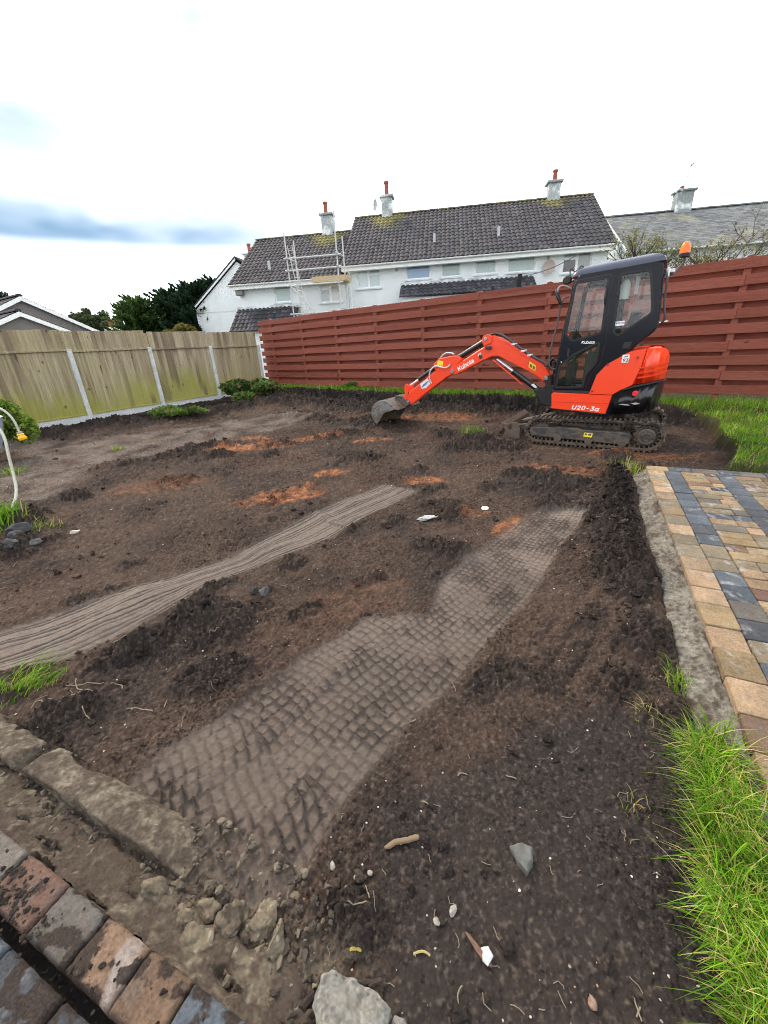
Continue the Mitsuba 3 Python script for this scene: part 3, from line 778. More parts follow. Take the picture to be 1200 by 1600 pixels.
hm = strip(Mp, -2.4, 2.36, [(-.002, .092), (.016, .090), (.030, .068), (.075, .046), (.118, .026), (.145, -.03)], .009, .016, 3, lambda s, t: .03 * sstep(.25, .55, fb(s, t, .22, 2, 77)) * sstep(.6, .9, t))
k = put('mortar_haunch', hm, 'm_conc', uv=(.16, .25), M=Mp, smooth=True); tag(k, 'rough grey mortar haunch along the patio edge', 'mortar')
om = strip(Ml, -.75, .66, [(.160, -.02), (.162, .050), (.168, .056), (.225, .052), (.28, .026), (.32, -.03)], .006, .009, 9, lambda s, t: .05 * sstep(.3, .6, fb(s, t, .3, 2, 78)) * sstep(.55, .8, t) + .06 * np.exp(-((s + .27) / .03) ** 2) + .05 * sstep(.5, .68, s))
k = put('old_concrete_footing', om, 'm_conc', uv=(.42, .8), M=Ml, smooth=True); tag(k, 'broken old concrete footing running beside the rubble trench at left', 'concrete')
tm_ = strip(Ml, -.75, 1.22, [(-.005, .065), (.02, .045), (.06, .020), (.13, .012), (.19, -.03)], .009, .018, 15, lambda s, t: .035 * sstep(.2, .5, fb(s, t, .2, 3, 79)))
k = put('trench_mortar', tm_, 'm_conc', uv=(.62, .9), M=Ml, smooth=True); tag(k, 'crumbling mortar bed in the trench beside the rust pavers', 'mortar')


# ------------------------------------------------------------------ stones, rubble, litter
def stone(name, pxy, r, col, label, cat_, seed, squash=.6, sink=.3, group=None, M_='m_matte', z=None, sub=3, rough=.35, cuts=7, stretch=(1, 1), turn=0):
    p = spot(*pxy, .0); zz = hgt(p[0], p[1])[0] if z is None else z; p = spot(*pxy, zz)
    m = rock(r, seed, squash, sub, rough, cuts); v = np.array(m.vertices); c, s = math.cos(math.radians(turn)), math.sin(math.radians(turn))
    v = (v * [stretch[0], stretch[1], 1]) @ np.array([[c, s, 0], [-s, c, 0], [0, 0, 1]])
    nz = meshkit.noise(v / r * 5 + seed, seed); cc = np.asarray(col) * (.65 + .7 * nz)[:, None]
    m = trimesh.Trimesh(v + [p[0], p[1], zz + r * squash * (1 - 2 * sink)], m.faces, process=False)
    k = put(name, m, M_, col=cc if M_ != 'm_conc' else None, uv=(.22, 1.0) if M_ == 'm_conc' else None, smooth=True)
    tag(k, label, cat_, group); return k


def slab(name, outline, z0, z1, col, label, cat_, seed, mat='m_matte', uv=None, tilt=(0, 0), amp=.008, step=.008):
    """A flat broken piece with the given outline: bevelled, uneven top."""
    q = px(outline, z1); P = Polygon(q); P = P if P.is_valid else P.buffer(0); m = bevel(P, z1 - z0, min(.007, (z1 - z0) * .4)); m = m.subdivide_to_size(step, max_iter=12); m.merge_vertices()
    v = np.array(m.vertices); c = v[:, :2].mean(0); n_ = fb(v[:, 0], v[:, 1] + v[:, 2], .05, 3, seed) + .6 * fb(v[:, 0] + v[:, 2], v[:, 1], .015, 2, seed + 1)
    up = (v[:, 2] > (z1 - z0) * .5); v[:, 2] += z0 + np.where(up, amp * n_ + (v[:, :2] - c) @ np.array(tilt), 0); v[:, :2] += amp * .5 * np.stack([fb(v[:, 1], v[:, 2], .03, 2, seed + 2), fb(v[:, 0], v[:, 2], .03, 2, seed + 3)], 1)
    cc = None if mat != 'm_matte' else np.asarray(col) * (.65 + .7 * meshkit.noise(v * 60, seed))[:, None] * (.7 + .6 * meshkit.noise(v * 17, seed))[:, None]
    k = put(name, trimesh.Trimesh(v, m.faces, process=False), mat, col=cc, uv=uv, smooth=True); tag(k, label, cat_); return k


tan_, gr_ = np.array([.135, .112, .082]), np.array([.085, .078, .070])
stone('rubble_stone', (308, 1474), .062, tan_, 'large tan lump of rubble among the broken stones by the pavers', 'stone', 5, .6, M_='m_conc', rough=.6)
stone('rubble_stone', (243, 1400), .050, tan_ * .9, 'upright tan lump beside the end of the old footing', 'stone', 6, .8, M_='m_conc', rough=.6)
stone('rubble_stone', (293, 1430), .040, tan_ * .7, 'brown stone above the large tan lump', 'stone', 7, M_='m_conc', rough=.6)
stone('rubble_stone', (325, 1428), .042, tan_ * .75, 'brown stone beside the tread marks', 'stone', 8, M_='m_conc', rough=.6)
stone('rubble_stone', (362, 1440), .045, gr_ * .8, 'grey brown stone at the lower end of the tread marks', 'stone', 9, .8, M_='m_conc', rough=.6)
stone('rubble_stone', (412, 1443), .048, gr_ * .7, 'dark grey stone at the lower right end of the tread marks', 'stone', 10, .6, M_='m_conc', rough=.6)
stone('rubble_stone', (434, 1474), .042, np.array([.17, .14, .095]), 'long upright brown stone left of the pale concrete lump', 'stone', 11, .9, stretch=(.6, 1.3), M_='m_conc', rough=.6)
stone('rubble_stone', (366, 1503), .038, tan_ * 1.1, 'small tan stone below the large tan lump', 'stone', 12, .6, M_='m_conc', rough=.6)
stone('rubble_stone', (402, 1490), .026, tan_ * .9, 'little tan stone between the rubble and the upright stone', 'stone', 13, .6, M_='m_conc', rough=.6)
stone('rubble_stone', (40, 1255), .055, np.array([.16, .125, .085]), 'brown clod of mortar in the trench at the left edge', 'stone', 14, .6, M_='m_conc', rough=.6)
stone('rubble_stone', (270, 1430), .02, tan_, 'tiny tan stone left of the brown stone', 'stone', 15, .7, M_='m_conc', rough=.6)
slab('concrete_lump', [(517, 1509), (548, 1526), (590, 1548), (611, 1578), (600, 1612), (560, 1650), (498, 1612), (488, 1562), (500, 1522)], -.02, .055, [.20, .205, .205], 'pale grey angular lump of concrete at the bottom edge', 'concrete', 31, mat='m_conc', uv=(-.25, .05), tilt=(.05, -.10), amp=.016)
slab('concrete_lump', [(617, 1583), (632, 1588), (640, 1606), (622, 1622), (608, 1606)], -.02, .03, [.25, .26, .255], 'small pale lump of concrete right of the larger lump', 'concrete', 32, mat='m_conc', uv=(-.25, .05))
slab('slate_stone', [(797, 1317), (815, 1313), (832, 1322), (833, 1346), (824, 1362), (811, 1345)], -.005, .035, [.085, .09, .085], 'flat grey triangular stone lying on the dark soil', 'stone', 42, tilt=(.1, -.15), amp=.004)
slab('broken_china', [(752, 1479), (763, 1477), (771, 1493), (762, 1508), (754, 1500)], .0, .014, [.50, .51, .50], 'white broken piece of china on the dark soil', 'fragment', 61, tilt=(.2, .1), amp=.003, step=.006)
stone('dark_boulder', (28, 845), .10, np.array([.040, .042, .045]), 'dark grey boulder at the left edge of the soil, upper one', 'stone', 51, .6, sink=.2)
stone('dark_boulder', (18, 853), .085, np.array([.045, .048, .05]), 'dark grey boulder at the left edge, lowest of the heap', 'stone', 52, .5, sink=.2)
stone('dark_boulder', (58, 850), .05, np.array([.05, .052, .055]), 'small dark stone right of the two dark boulders', 'stone', 53, .6, sink=.2)
stone('dark_boulder', (32, 832), .11, np.array([.036, .038, .042]), 'dark stone on top of the heap at the left edge', 'stone', 54, .55, sink=.15)
stone('dark_stone', (412, 930), .055, np.array([.06, .062, .065]), 'dark grey stone just below the ribbed wheel marks', 'stone', 55, .7, sink=.2)
stone('dark_stone', (398, 925), .035, np.array([.03, .03, .03]), 'black clod left of the dark grey stone below the wheel marks', 'stone', 56, .7, sink=.2)
stone('broken_brick', (744, 1482), .032, np.array([.13, .075, .055]), 'dull red sliver of brick left of the white china', 'fragment', 62, .4, sub=2, stretch=(.35, 1.5), turn=40)
stone('plastic_scrap', (668, 812), .10, np.array([.36, .37, .37]), 'crumpled pale plastic scrap beside the end of the wheel marks', 'scrap', 63, .18, sub=3, rough=1.1, cuts=8, stretch=(1.2, .45), turn=10, sink=0)
stone('plastic_scrap', (757, 795), .045, np.array([.75, .76, .76]), 'white scrap on the soil left of the upper tread marks', 'scrap', 64, .35, sub=2, rough=.6, cuts=8)
stone('pale_fragment', (117, 834), .07, np.array([.50, .46, .39]), 'pale curved stick like fragment on the soil right of the dark boulders', 'fragment', 65, .25, sub=2, rough=.5, stretch=(1.3, .22), turn=25, sink=0)
for (a, b), r, s, lb in (((708, 1425), .016, 71, 'larger of two pale oval pebbles above the white china'), ((683, 1441), .012, 72, 'smaller pale pebble left of the larger oval one'), ((925, 1568), .014, 73, 'pinkish pebble at the bottom edge near the long grass'),
                         ((578, 1365), .010, 74, 'little pale pebble below the broken root, right one'), ((556, 1371), .010, 75, 'little pale pebble below the broken root, middle one'), ((520, 1354), .013, 76, 'dull pebble at the lower right rim of the tread marks')):
    stone('pale_pebble', (a, b), r, np.array([.23, .215, .19]) if s != 73 else np.array([.19, .13, .10]), lb, 'pebble', s, .55, sub=2, rough=.3, cuts=3, group='pale pebbles on the dark soil', sink=.2)
g = np.random.default_rng(5)
W, N = [], 0
for _ in range(520):                                                  # white specks of shell and stone scattered over the dig
    a, b = g.uniform(-60, 1150), 640 + 960 * g.random() ** 1.6
    p = spot(a, b)[:2]
    W.append(p)
W = np.array(W); hh, R_, Z_ = land(W[:, 0], W[:, 1])
ok = (Z_['dp'] < -.2) & (Z_['dq'] > .05) & (Z_['lw'] < .2) & (Z_['dr'] > 1) & (Z_['dl'] > .6) & (Z_['mr'] + Z_['ml'] < g.random(len(W)) * .8 + .1)
V, F, C_ = [], [], []
for p, h0 in zip(W[ok], hh[ok]):
    r = g.uniform(.0014, .0042) * (1 + .22 * np.hypot(*p)); m = rock(r, int(g.integers(1e6)), .55, 1, .5, 4)
    F.append(np.asarray(m.faces) + N); V.append(np.asarray(m.vertices) + [p[0], p[1], h0 + r * .25]); N += len(m.vertices)
    C_.append(np.tile(np.array([.45, .42, .37]) * g.uniform(.3, 1.25) * (1 if g.random() < .85 else [1.0, .55, .4]), (len(m.vertices), 1)))
k = put('stone_chips', (np.vstack(V), np.vstack(F)), 'm_matte', col=np.vstack(C_)); tag(k, 'pale chips and specks of stone strewn through the soil', 'stone chips', kind='stuff')


def clods(n, gen, sizes, seed, mul=1.0):
    """Crumbs of earth lying on the soil, coloured like the soil they lie on."""
    g = np.random.default_rng(seed); P = gen(g, n); hh, R_, Z_ = land(P[:, 0], P[:, 1])
    ok = (Z_['dp'] < -.12) & (Z_['dq'] > .02) & (Z_['lw'] < .3) & (Z_['dr'] > .55) & (Z_['dl'] > .25) & (g.random(len(P)) < np.clip(R_, .12, 1) * (1 - .92 * np.maximum(Z_['mr'], Z_['ml'])))
    P, hh = P[ok], hh[ok]; cl = soil_colour(P[:, 0], P[:, 1], hh, R_[ok], {q: v[ok] for q, v in Z_.items()})
    protos = [rock(1, 900 + q, .75, 1, 1.1, 4) for q in range(12)]
    V, F, C_, N = [], [], [], 0
    for p, h0, c in zip(P, hh, cl):
        m = protos[g.integers(12)]; r = sizes[0] * (sizes[1] / sizes[0]) ** g.random() ** 2.2 * (1 + mul * np.hypot(*p)); a = g.uniform(0, 6.28); ca, sa = math.cos(a), math.sin(a)
        v = np.asarray(m.vertices) * r; v = v @ np.array([[ca, sa, 0], [-sa, ca, 0], [0, 0, 1]])
        F.append(np.asarray(m.faces) + N); V.append(v + [p[0], p[1], h0 + r * .28]); N += len(v); C_.append(np.tile(c * g.uniform(.7, 1.15), (len(v), 1)))
    return (np.vstack(V), np.vstack(F)), np.vstack(C_)


def gen_px(lo, hi, y0, y1, power=1.0):
    def f(g, n):
        a, b = g.uniform(lo, hi, n), y0 + (y1 - y0) * g.random(n) ** power
        return np.array([spot(u, w)[:2] for u, w in zip(a, b)])
    return f


m, c = clods(5200, gen_px(-80, 1180, 640, 1680, 1.5), (.004, .022), 81, .16)
k = put('soil_crumbs', m, 'm_soil', col=c, smooth=False); tag(k, 'crumbs and small clods of earth lying on the dug soil', 'clods', kind='stuff')


def along(g, n):
    s = g.uniform(-.3, 2.6, n); d = -.17 - np.abs(g.normal(0, .20, n)); return PE0 + s[:, None] * PE + d[:, None] * PN


m, c = clods(620, along, (.005, .026), 82, .05)
k = put('spoil_clods', m, 'm_soil', col=c); tag(k, 'black clods heaped along the patio edge', 'clods', kind='stuff')


def trench(g, n):
    t = g.uniform(-.7, 1.2, n); d = .0 + .34 * g.random(n); return LE0 + t[:, None] * LE + d[:, None] * LN


g = np.random.default_rng(91); P = trench(g, 1500); hh = np.maximum(land(P[:, 0], P[:, 1])[0], 0) + .012
V, F, C_, N = [], [], [], 0
pr_ = [rock(1, 700 + q, .7, 1, .7, 5) for q in range(8)]
for p, h0 in zip(P, hh):
    t = (p - LE0) @ LE
    if t < .55 and (p - LE0) @ LN > .17: continue
    r = .0025 + .0115 * g.random() ** 2.6 * (1.3 if t > .6 else 1); mm = pr_[g.integers(8)]; v = np.asarray(mm.vertices) * r
    F.append(np.asarray(mm.faces) + N); V.append(v + [p[0], p[1], h0]); N += len(v)
    C_.append(np.tile((np.array([.11, .092, .068]) if g.random() < .5 else np.array([.055, .045, .038])) * g.uniform(.5, 1.4), (len(v), 1)))
k = put('rubble_grit', (np.vstack(V), np.vstack(F)), 'm_matte', col=np.vstack(C_)); tag(k, 'crushed mortar and grit filling the trench at lower left', 'rubble', kind='stuff')


g = np.random.default_rng(95); V, F, C_, N = [], [], [], 0
for cx, cy, nn, sp in ((-.02, -.08, 70, .045), (.10, -.10, 50, .05), (.42, -.09, 22, .03), (-.25, -.10, 24, .06), (.66, -.10, 20, .05), (.2, -.30, 26, .10), (.0, -.02, 40, .12)):
    for _ in range(nn):
        q = np.array([cx + .25, cy]) + g.normal(0, sp, 2) * [1.3, .6]
        if q[1] > -.01 or -.23 < q[1] < -.2: continue
        r = .0025 + .010 * g.random() ** 2.5; mm = pr_[g.integers(8)]; v = np.asarray(mm.vertices) * r * [1, 1, .8]; w = LE0 + q[0] * LE + q[1] * LN
        F.append(np.asarray(mm.faces) + N); V.append(v + [w[0], w[1], FZ + r * .3]); N += len(v); C_.append(np.tile(np.array([.030, .024, .021]) * g.uniform(.6, 1.4), (len(v), 1)))
k = put('paving_dirt', (np.vstack(V), np.vstack(F)), 'm_soil', col=np.vstack(C_)); tag(k, 'dark crumbs of earth dropped on the pavers at lower left', 'dirt', kind='stuff')


# roots, twigs and straws
def lay(pts_px, lift=.004, n=14):
    q = np.array([spot(*p)[:2] for p in pts_px]); q = spline(q, n) if len(q) > 2 else np.linspace(q[0], q[-1], n)
    return np.c_[q, hgt(q[:, 0], q[:, 1]) + lift]


g = np.random.default_rng(33)
k = put('broken_root', tube(lay([(601, 1328), (625, 1318), (655, 1312)], .012), np.r_[.004, .006, np.full(10, .0085), .009, .005], 7), 'm_matte', col=[.17, .12, .08], smooth=True); tag(k, 'pale brown broken root on the soil right of the tread marks', 'root')
k = put('yellow_leaf', tube(lay([(545, 1494), (556, 1492), (566, 1493)], .006), np.r_[.001, np.full(12, .004), .001], 5), 'm_matte', col=[.34, .27, .06]); tag(k, 'small yellow leaf above the pale concrete lump', 'leaf')
k = put('curled_stalk', tube(lay([(646, 1493), (656, 1489), (664, 1490), (672, 1495)], .006), .003, 5), 'm_matte', col=[.30, .25, .11]); tag(k, 'pale curled stalk on the dark soil right of the yellow leaf', 'stalk')
k = put('snapped_twig', tube(lay([(472, 1582), (485, 1562), (494, 1552)], .012), .010, 6), 'm_matte', col=[.03, .02, .02]); tag(k, 'dark snapped twig left of the pale concrete lump', 'twig')
rt = []
roots = [[(120, 1062), (122, 1078), (150, 1090)], [(105, 1075), (130, 1072), (164, 1070)], [(75, 1113), (100, 1105), (130, 1092)], [(135, 1115), (138, 1125), (148, 1131)], [(200, 1112), (222, 1111), (240, 1114)], [(258, 1108), (262, 1098)],
         [(175, 1072), (185, 1070), (192, 1079)], [(50, 1110), (60, 1100), (72, 1108)], [(330, 1000), (345, 995)], [(640, 1130), (650, 1126)], [(790, 1213), (800, 1217), (806, 1219)], [(572, 1390), (576, 1405), (579, 1418)], [(548, 1432), (565, 1428), (576, 1424)],
         [(720, 1575), (715, 1560), (722, 1540)], [(660, 1255), (672, 1262), (680, 1270)], [(715, 1215), (722, 1209), (730, 1212)], [(240, 1330), (247, 1326)], [(990, 1560), (996, 1580), (1002, 1598)], [(1000, 1575), (994, 1590)], [(180, 1010), (200, 1005), (214, 998)]]
for q in roots: rt.append(tube(lay(q, .006, 10), .0015 * (1 + .25 * np.hypot(*spot(*q[0])[:2])), 5))
for _ in range(150):
    a, b = g.uniform(0, 1040), 760 + 830 * g.random() ** 1.3
    p = spot(a, b)[:2]; z_ = land(p[:1], p[1:])[2]
    if z_['dp'][0] > -.2 or z_['dq'][0] < .1 or g.random() < z_['mr'][0] + z_['ml'][0] - .1: continue
    l, th = g.uniform(.008, .035) * (1 + .3 * np.hypot(*p)), g.uniform(0, 3.14); q = p + np.linspace(-.5, .5, 4)[:, None] * l * np.array([math.cos(th), math.sin(th)]) + g.normal(0, .1 * l, (4, 2))
    rt.append(tube(np.c_[q, hgt(q[:, 0], q[:, 1]) + .003], .0009 * (1 + .3 * np.hypot(*p)), 4))
k = put('torn_roots', cat(rt), 'm_matte', col=[.20, .165, .12]); tag(k, 'thin pale torn roots and straws strewn on the soil', 'roots', kind='stuff')


# ------------------------------------------------------------------ grass
def blades(P, length, lean, width, colour, seed, segs=4, droop=.9):
    """Grass blades from root points P (n x 3): tapering strips that bend over under their own weight."""
    g = np.random.default_rng(seed); n = len(P); length = np.asarray(length)[:, None]
    th = g.uniform(0, 2 * np.pi, n); d0 = np.stack([np.cos(th), np.sin(th)], 1) * g.uniform(.1, .8, n)[:, None] + lean
    t = np.linspace(0, 1, segs + 1)[None]
    hor = length * (t * .35 + droop * .55 * t ** 2.2); up = length * (t - .42 * droop * t ** 2.4)
    cx, cy, cz = P[:, :1] + d0[:, :1] * hor, P[:, 1:2] + d0[:, 1:] * hor, P[:, 2:] + up
    ph = th + np.pi / 2 + g.normal(0, .5, n); w = np.asarray(width)[:, None] * (1 - t ** 1.6 * .93) * .5
    A = np.stack([cx - np.cos(ph)[:, None] * w, cy - np.sin(ph)[:, None] * w, cz], -1); B = np.stack([cx + np.cos(ph)[:, None] * w, cy + np.sin(ph)[:, None] * w, cz], -1)
    V = np.stack([A, B], 2).reshape(n, -1, 3); m = 2 * (segs + 1)
    f = np.array([[2 * i_, 2 * i_ + 1, 2 * i_ + 3] for i_ in range(segs)] + [[2 * i_, 2 * i_ + 3, 2 * i_ + 2] for i_ in range(segs)])
    F = (np.arange(n)[:, None, None] * m + f[None]).reshape(-1, 3)
    col = colour[:, None, :] * np.ones((1, m, 1)); return (V.reshape(-1, 3), F), np.clip(col.reshape(-1, 3), 0, 1)


def gcol(n, g, dry=.12, k=1.0):
    a = np.array([.13, .30, .018]); b = np.array([.26, .42, .035]); c = np.array([.07, .19, .02]); d = np.array([.48, .42, .15])
    w = g.random(n)[:, None]; col = np.where(g.random(n)[:, None] < .5, a * (1 - w) + b * w, a * (1 - w) + c * w)
    return np.where(g.random(n)[:, None] < dry, d * (.7 + .5 * w), col) * k


g = np.random.default_rng(44)
# long grass by the patio in the right foreground
poly = Polygon(px([(1075, 1180), (1105, 1160), (1160, 1190), (1230, 1240), (1330, 1330), (1330, 1760), (1160, 1700), (1140, 1560), (1108, 1470), (1098, 1340), (1088, 1230)]))
P = []
x0, y0, x1, y1 = poly.bounds
q = g.uniform([x0, y0], [x1, y1], (60000, 2)); q = q[shapely.contains_xy(poly, q[:, 0], q[:, 1])]
q = q[((q - PE0) @ PN < -.03)][:9500]
P = np.c_[q, hgt(q[:, 0], q[:, 1]) - .01]; n = len(P)
ln = g.uniform(.08, .28, n) * (.75 + .5 * g.random(n)); 
m, c = blades(P, ln, np.array([-.20, -.12]), g.uniform(.0028, .0068, n), gcol(n, g, .24) * (.55 + .75 * sstep(-.5, .5, fb(q[:, 0], q[:, 1], .12, 2, 410)))[:, None], 45, 6)
k = put('long_grass', m, 'm_leaf', col=c); tag(k, 'long bright green grass beside the patio in the right foreground', 'grass', kind='stuff')
q = px([(1042, 1200), (1030, 1050), (1045, 1190), (1068, 1330)]) ; 


def tuft(pxy, n, r, ln, seed, label, lean=(0, 0), wd=(.003, .006), dry=.15, name='grass_tuft', group=None, k_=1.0):
    g = np.random.default_rng(seed); p = spot(*pxy)[:2]; z0 = hgt(*p)[0]; p = spot(*pxy, z0)[:2]
    q = p + g.normal(0, r, (n, 2)); m, c = blades(np.c_[q, hgt(q[:, 0], q[:, 1]) - .008], g.uniform(.5, 1.1, n) * ln, np.array(lean), g.uniform(*wd, n), gcol(n, g, dry, k_), seed + 1, 4)
    k = put(name, m, 'm_leaf', col=c); tag(k, label, 'grass', group); return k


tuft((1066, 1072), 120, .035, .12, 301, 'small green grass tuft against the mortar haunch', (-.1, .1))
tuft((42, 1072), 300, .060, .12, 302, 'bright flattened grass clump at the left edge in the foreground', (.8, .25), dry=.12, wd=(.002, .005))
tuft((5, 822), 200, .09, .28, 303, 'green weeds on the heap at the left edge', (.2, 0), wd=(.008, .014))
tuft((62, 822), 60, .07, .16, 304, 'thin yellowish grass on the soil beside the dark boulders', (.3, 0), wd=(.004, .008), dry=.3)
tuft((183, 703), 40, .06, .13, 305, 'lone green sprig on the far left of the dig', wd=(.006, .012))
tuft((736, 675), 90, .12, .17, 306, 'green tuft on the soil left of the dozer blade', wd=(.006, .012))
tuft((988, 735), 70, .07, .22, 307, 'straggly grass at the far corner of the patio', wd=(.005, .010), dry=.4)
tuft((998, 1265), 26, .03, .07, 308, 'withered pale sprig on the dark soil left of the long grass', dry=.8, wd=(.002, .004))
tuft((1022, 1105), 26, .025, .09, 309, 'dry straw coloured sprig beside the spoil by the patio', dry=.9, lean=(-.5, .1), wd=(.002, .004))
tuft((20, 740), 60, .10, .2, 310, 'low green weeds under the hose at the left edge', wd=(.006, .014))

# lawn beyond the patio, and the strip under the red fence
lp = Polygon(LAWN).buffer(-.02); x0, y0, x1, y1 = lp.bounds
q = g.uniform([x0, y0], [min(x1, 7.6), y1], (90000, 2)); q = q[shapely.contains_xy(lp, q[:, 0], q[:, 1])]
q = q[((q - RF0) @ RN > .08)][:21000]; n = len(q)
m, c = blades(np.c_[q, hgt(q[:, 0], q[:, 1]) - .01], g.uniform(.05, .16, n) * (1 + .7 * sstep(1.0, .3, (q - RF0) @ RN)), np.array([-.1, -.15]), g.uniform(.0035, .008, n), gcol(n, g, .14, 1.05) * (.65 + .6 * sstep(-.5, .5, fb(q[:, 0], q[:, 1], .5, 3, 420)))[:, None], 47, 3)
k = put('lawn', m, 'm_leaf', col=c); tag(k, 'uncut green lawn between the red fence and the patio', 'grass', kind='stuff')
s = g.uniform(.6, 11.2, 9000); d = .04 + np.abs(g.normal(0, .28, 9000)); d = np.where(d > .72 + .2 * perlin(s * 1.7, s * 0, 3), .1, d)
q = RF0 + s[:, None] * RU + d[:, None] * RN; dens = np.clip(.55 + 1.2 * fb(q[:, 0], q[:, 1], .9, 2, 400), .05, 1) * np.where(s > 3.2, 1, .6); q = q[g.random(len(q)) < dens]; n = len(q)
m, c = blades(np.c_[q, hgt(q[:, 0], q[:, 1]) - .01], g.uniform(.09, .26, n), np.array([0, -.1]), g.uniform(.007, .014, n), gcol(n, g, .15, .9), 48, 3)
k = put('fence_grass', m, 'm_leaf', col=c); tag(k, 'strip of rough green grass under the red fence', 'grass', kind='stuff')
# ------------------------------------------------------------------ old panel fence on the left
g = np.random.default_rng(3)
fl = thing('panel_fence', 'weathered grey brown panel fence with green algae and concrete posts on the left', 'fence')
Mf = frame(E3(LF0, 0), E3(LU), E3(-LFN), [0, 0, 1])       # x along the fence, y away from the garden
for i_ in range(-1, 3):
    x0, x1 = i_ * LSP + .07, (i_ + 1) * LSP - .05
    zt = 2.159 - .032 * (i_ + .5); zb = .24
    n = 15; w = (x1 - x0) / n
    for j in range(n):
        a = x0 + j * w; tl = g.normal(0, .006); th = .016
        # feather edged board: thick at one side, lapped over its neighbour
        b0, b1 = a - .012, a + w + .006
        P = [(b0, .000), (b1, -.024), (b1, -.004), (b0, .008)]
        top = zt + g.normal(0, .005)
        zs = [zb, zb + .6, zt - .5, top]; V = []
        for zz in zs:
            d = tl * (zz - zb) + .002 * g.normal(); V.append(np.array([[x + d, y + .002 * g.normal() * 0, zz] for x, y in P]))
        V = np.vstack(V); F = []
        for q in range(len(zs) - 1):
            for r_ in range(4):
                s_ = (r_ + 1) % 4; F.append([q * 4 + r_, q * 4 + s_, (q + 1) * 4 + s_, (q + 1) * 4 + r_])
        F.append([12, 13, 14, 15]); F.append([3, 2, 1, 0])
        rv = g.random(); put('board', (V, np.array(F)), 'm_oldwood', uv=np.c_[np.full(16, rv), V[:, 2] - zb], M=Mf, parent=fl)
    r1 = g.random()
    put('rail', cbox(x0, x1, -.050, -.013, zt - .46, zt - .42, .004), 'm_oldwood', uv=(r1, 1.6), M=Mf, parent=fl)
    put('rail', cbox(x0, x1, -.045, -.013, zb + .0, zb + .035, .004), 'm_oldwood', uv=(r1, .05), M=Mf, parent=fl)
    put('gravel_board', cbox(x0 - .02, x1 + .02, -.03, .02, -.10, zb - .005, .006), 'm_post', M=Mf, parent=fl)
for i_ in range(-1, 4):
    zt = 2.159 - .032 * i_ - .40
    pw = .052
    V = cbox(i_ * LSP - pw + .01, i_ * LSP + pw + .01, -.065, .055, -.2, zt + .0, .010)
    k = put('post', V, 'm_post', M=Mf, parent=fl)
    if i_ < 3:
        put('post_extension', cbox(i_ * LSP - .035, i_ * LSP + .045, -.010, .05, zt - .1, zt + .35 + .05 * (i_ == 0), .004), 'm_oldwood', uv=(.93, 1.4), M=Mf, parent=fl)

# ------------------------------------------------------------------ red hit and miss fence
fr = thing('board_fence', 'tall red brown fence of overlapping horizontal boards behind the excavator', 'fence')
Mr = frame(E3(RF0, 0), E3(RU), E3(-RN), [0, 0, 1])
top0 = lambda x: 2.425 + .0052 * x
PITCHB, BW = .243, .152
XE = 11.6 * RSP
for i_ in range(0, 12):
    x = i_ * RSP
    zt = top0(x) - .03
    put('post', cbox(x - .048, x + .048, .022, .115, -.1, zt, .004), 'm_redwood', uv=(g.random(), 0), M=Mr, parent=fr)
    th = np.linspace(0, np.pi, 9)
    put('post_cap', side(np.stack([x - .055 + .0 * th + .055 + .055 * np.cos(th), zt + .028 + .030 * np.sin(th)], 1), .012, .125, .004), 'm_redwood', uv=(g.random(), 0), M=Mr, parent=fr)
for row in range(9):
    z1 = lambda x, r=row: top0(x) - r * PITCHB
    cut = [-.42 * RSP] + [q * RSP for q in range(1 + row % 2, 12, 2)] + [XE]
    for a, b in zip(cut[:-1], cut[1:]):
        dz = g.normal(0, .006); dz2 = dz + g.normal(0, .007); w = BW + g.normal(0, .002)
        m = cbox(a + .002, b - .002, -.001, .021, -w, 0, .003); V = np.array(m.vertices)
        V[:, 2] += np.interp(V[:, 0], [a, b], [z1(a) + dz, z1(b) + dz2]); V[:, 1] += np.interp(V[:, 0], [a, b], g.normal(0, .003, 2)) - .0005 * row
        put('board', (V, m.faces), 'm_redwood', uv=(g.random(), 0), M=Mr, parent=fr)
    if row == 8: continue
    for a, b in zip([-.42 * RSP] + [q * RSP for q in range(2 - row % 2, 12, 2)], [q * RSP for q in range(2 - row % 2, 12, 2)] + [XE]):
        m = cbox(a + .002, b - .002, .118, .140, -.165, 0, .003); V = np.array(m.vertices); V[:, 2] += np.interp(V[:, 0], [a, b], [z1(a), z1(b)]) - .115 + g.normal(0, .004)
        put('back_board', (V, m.faces), 'm_redwood', uv=(g.random(), 0), M=Mr, parent=fr)

# ------------------------------------------------------------------ houses
HA = np.array([10.68, 20.97, 0]); HS = np.array([-.9873, .1588, 0]); HN = np.array([-.1588, -.9873, 0])
MH = frame(HA, HS, -HN, [0, 0, 1])        # x leftwards along the front, y away from us (0 = front wall), z up ; mirrored frame is avoided below


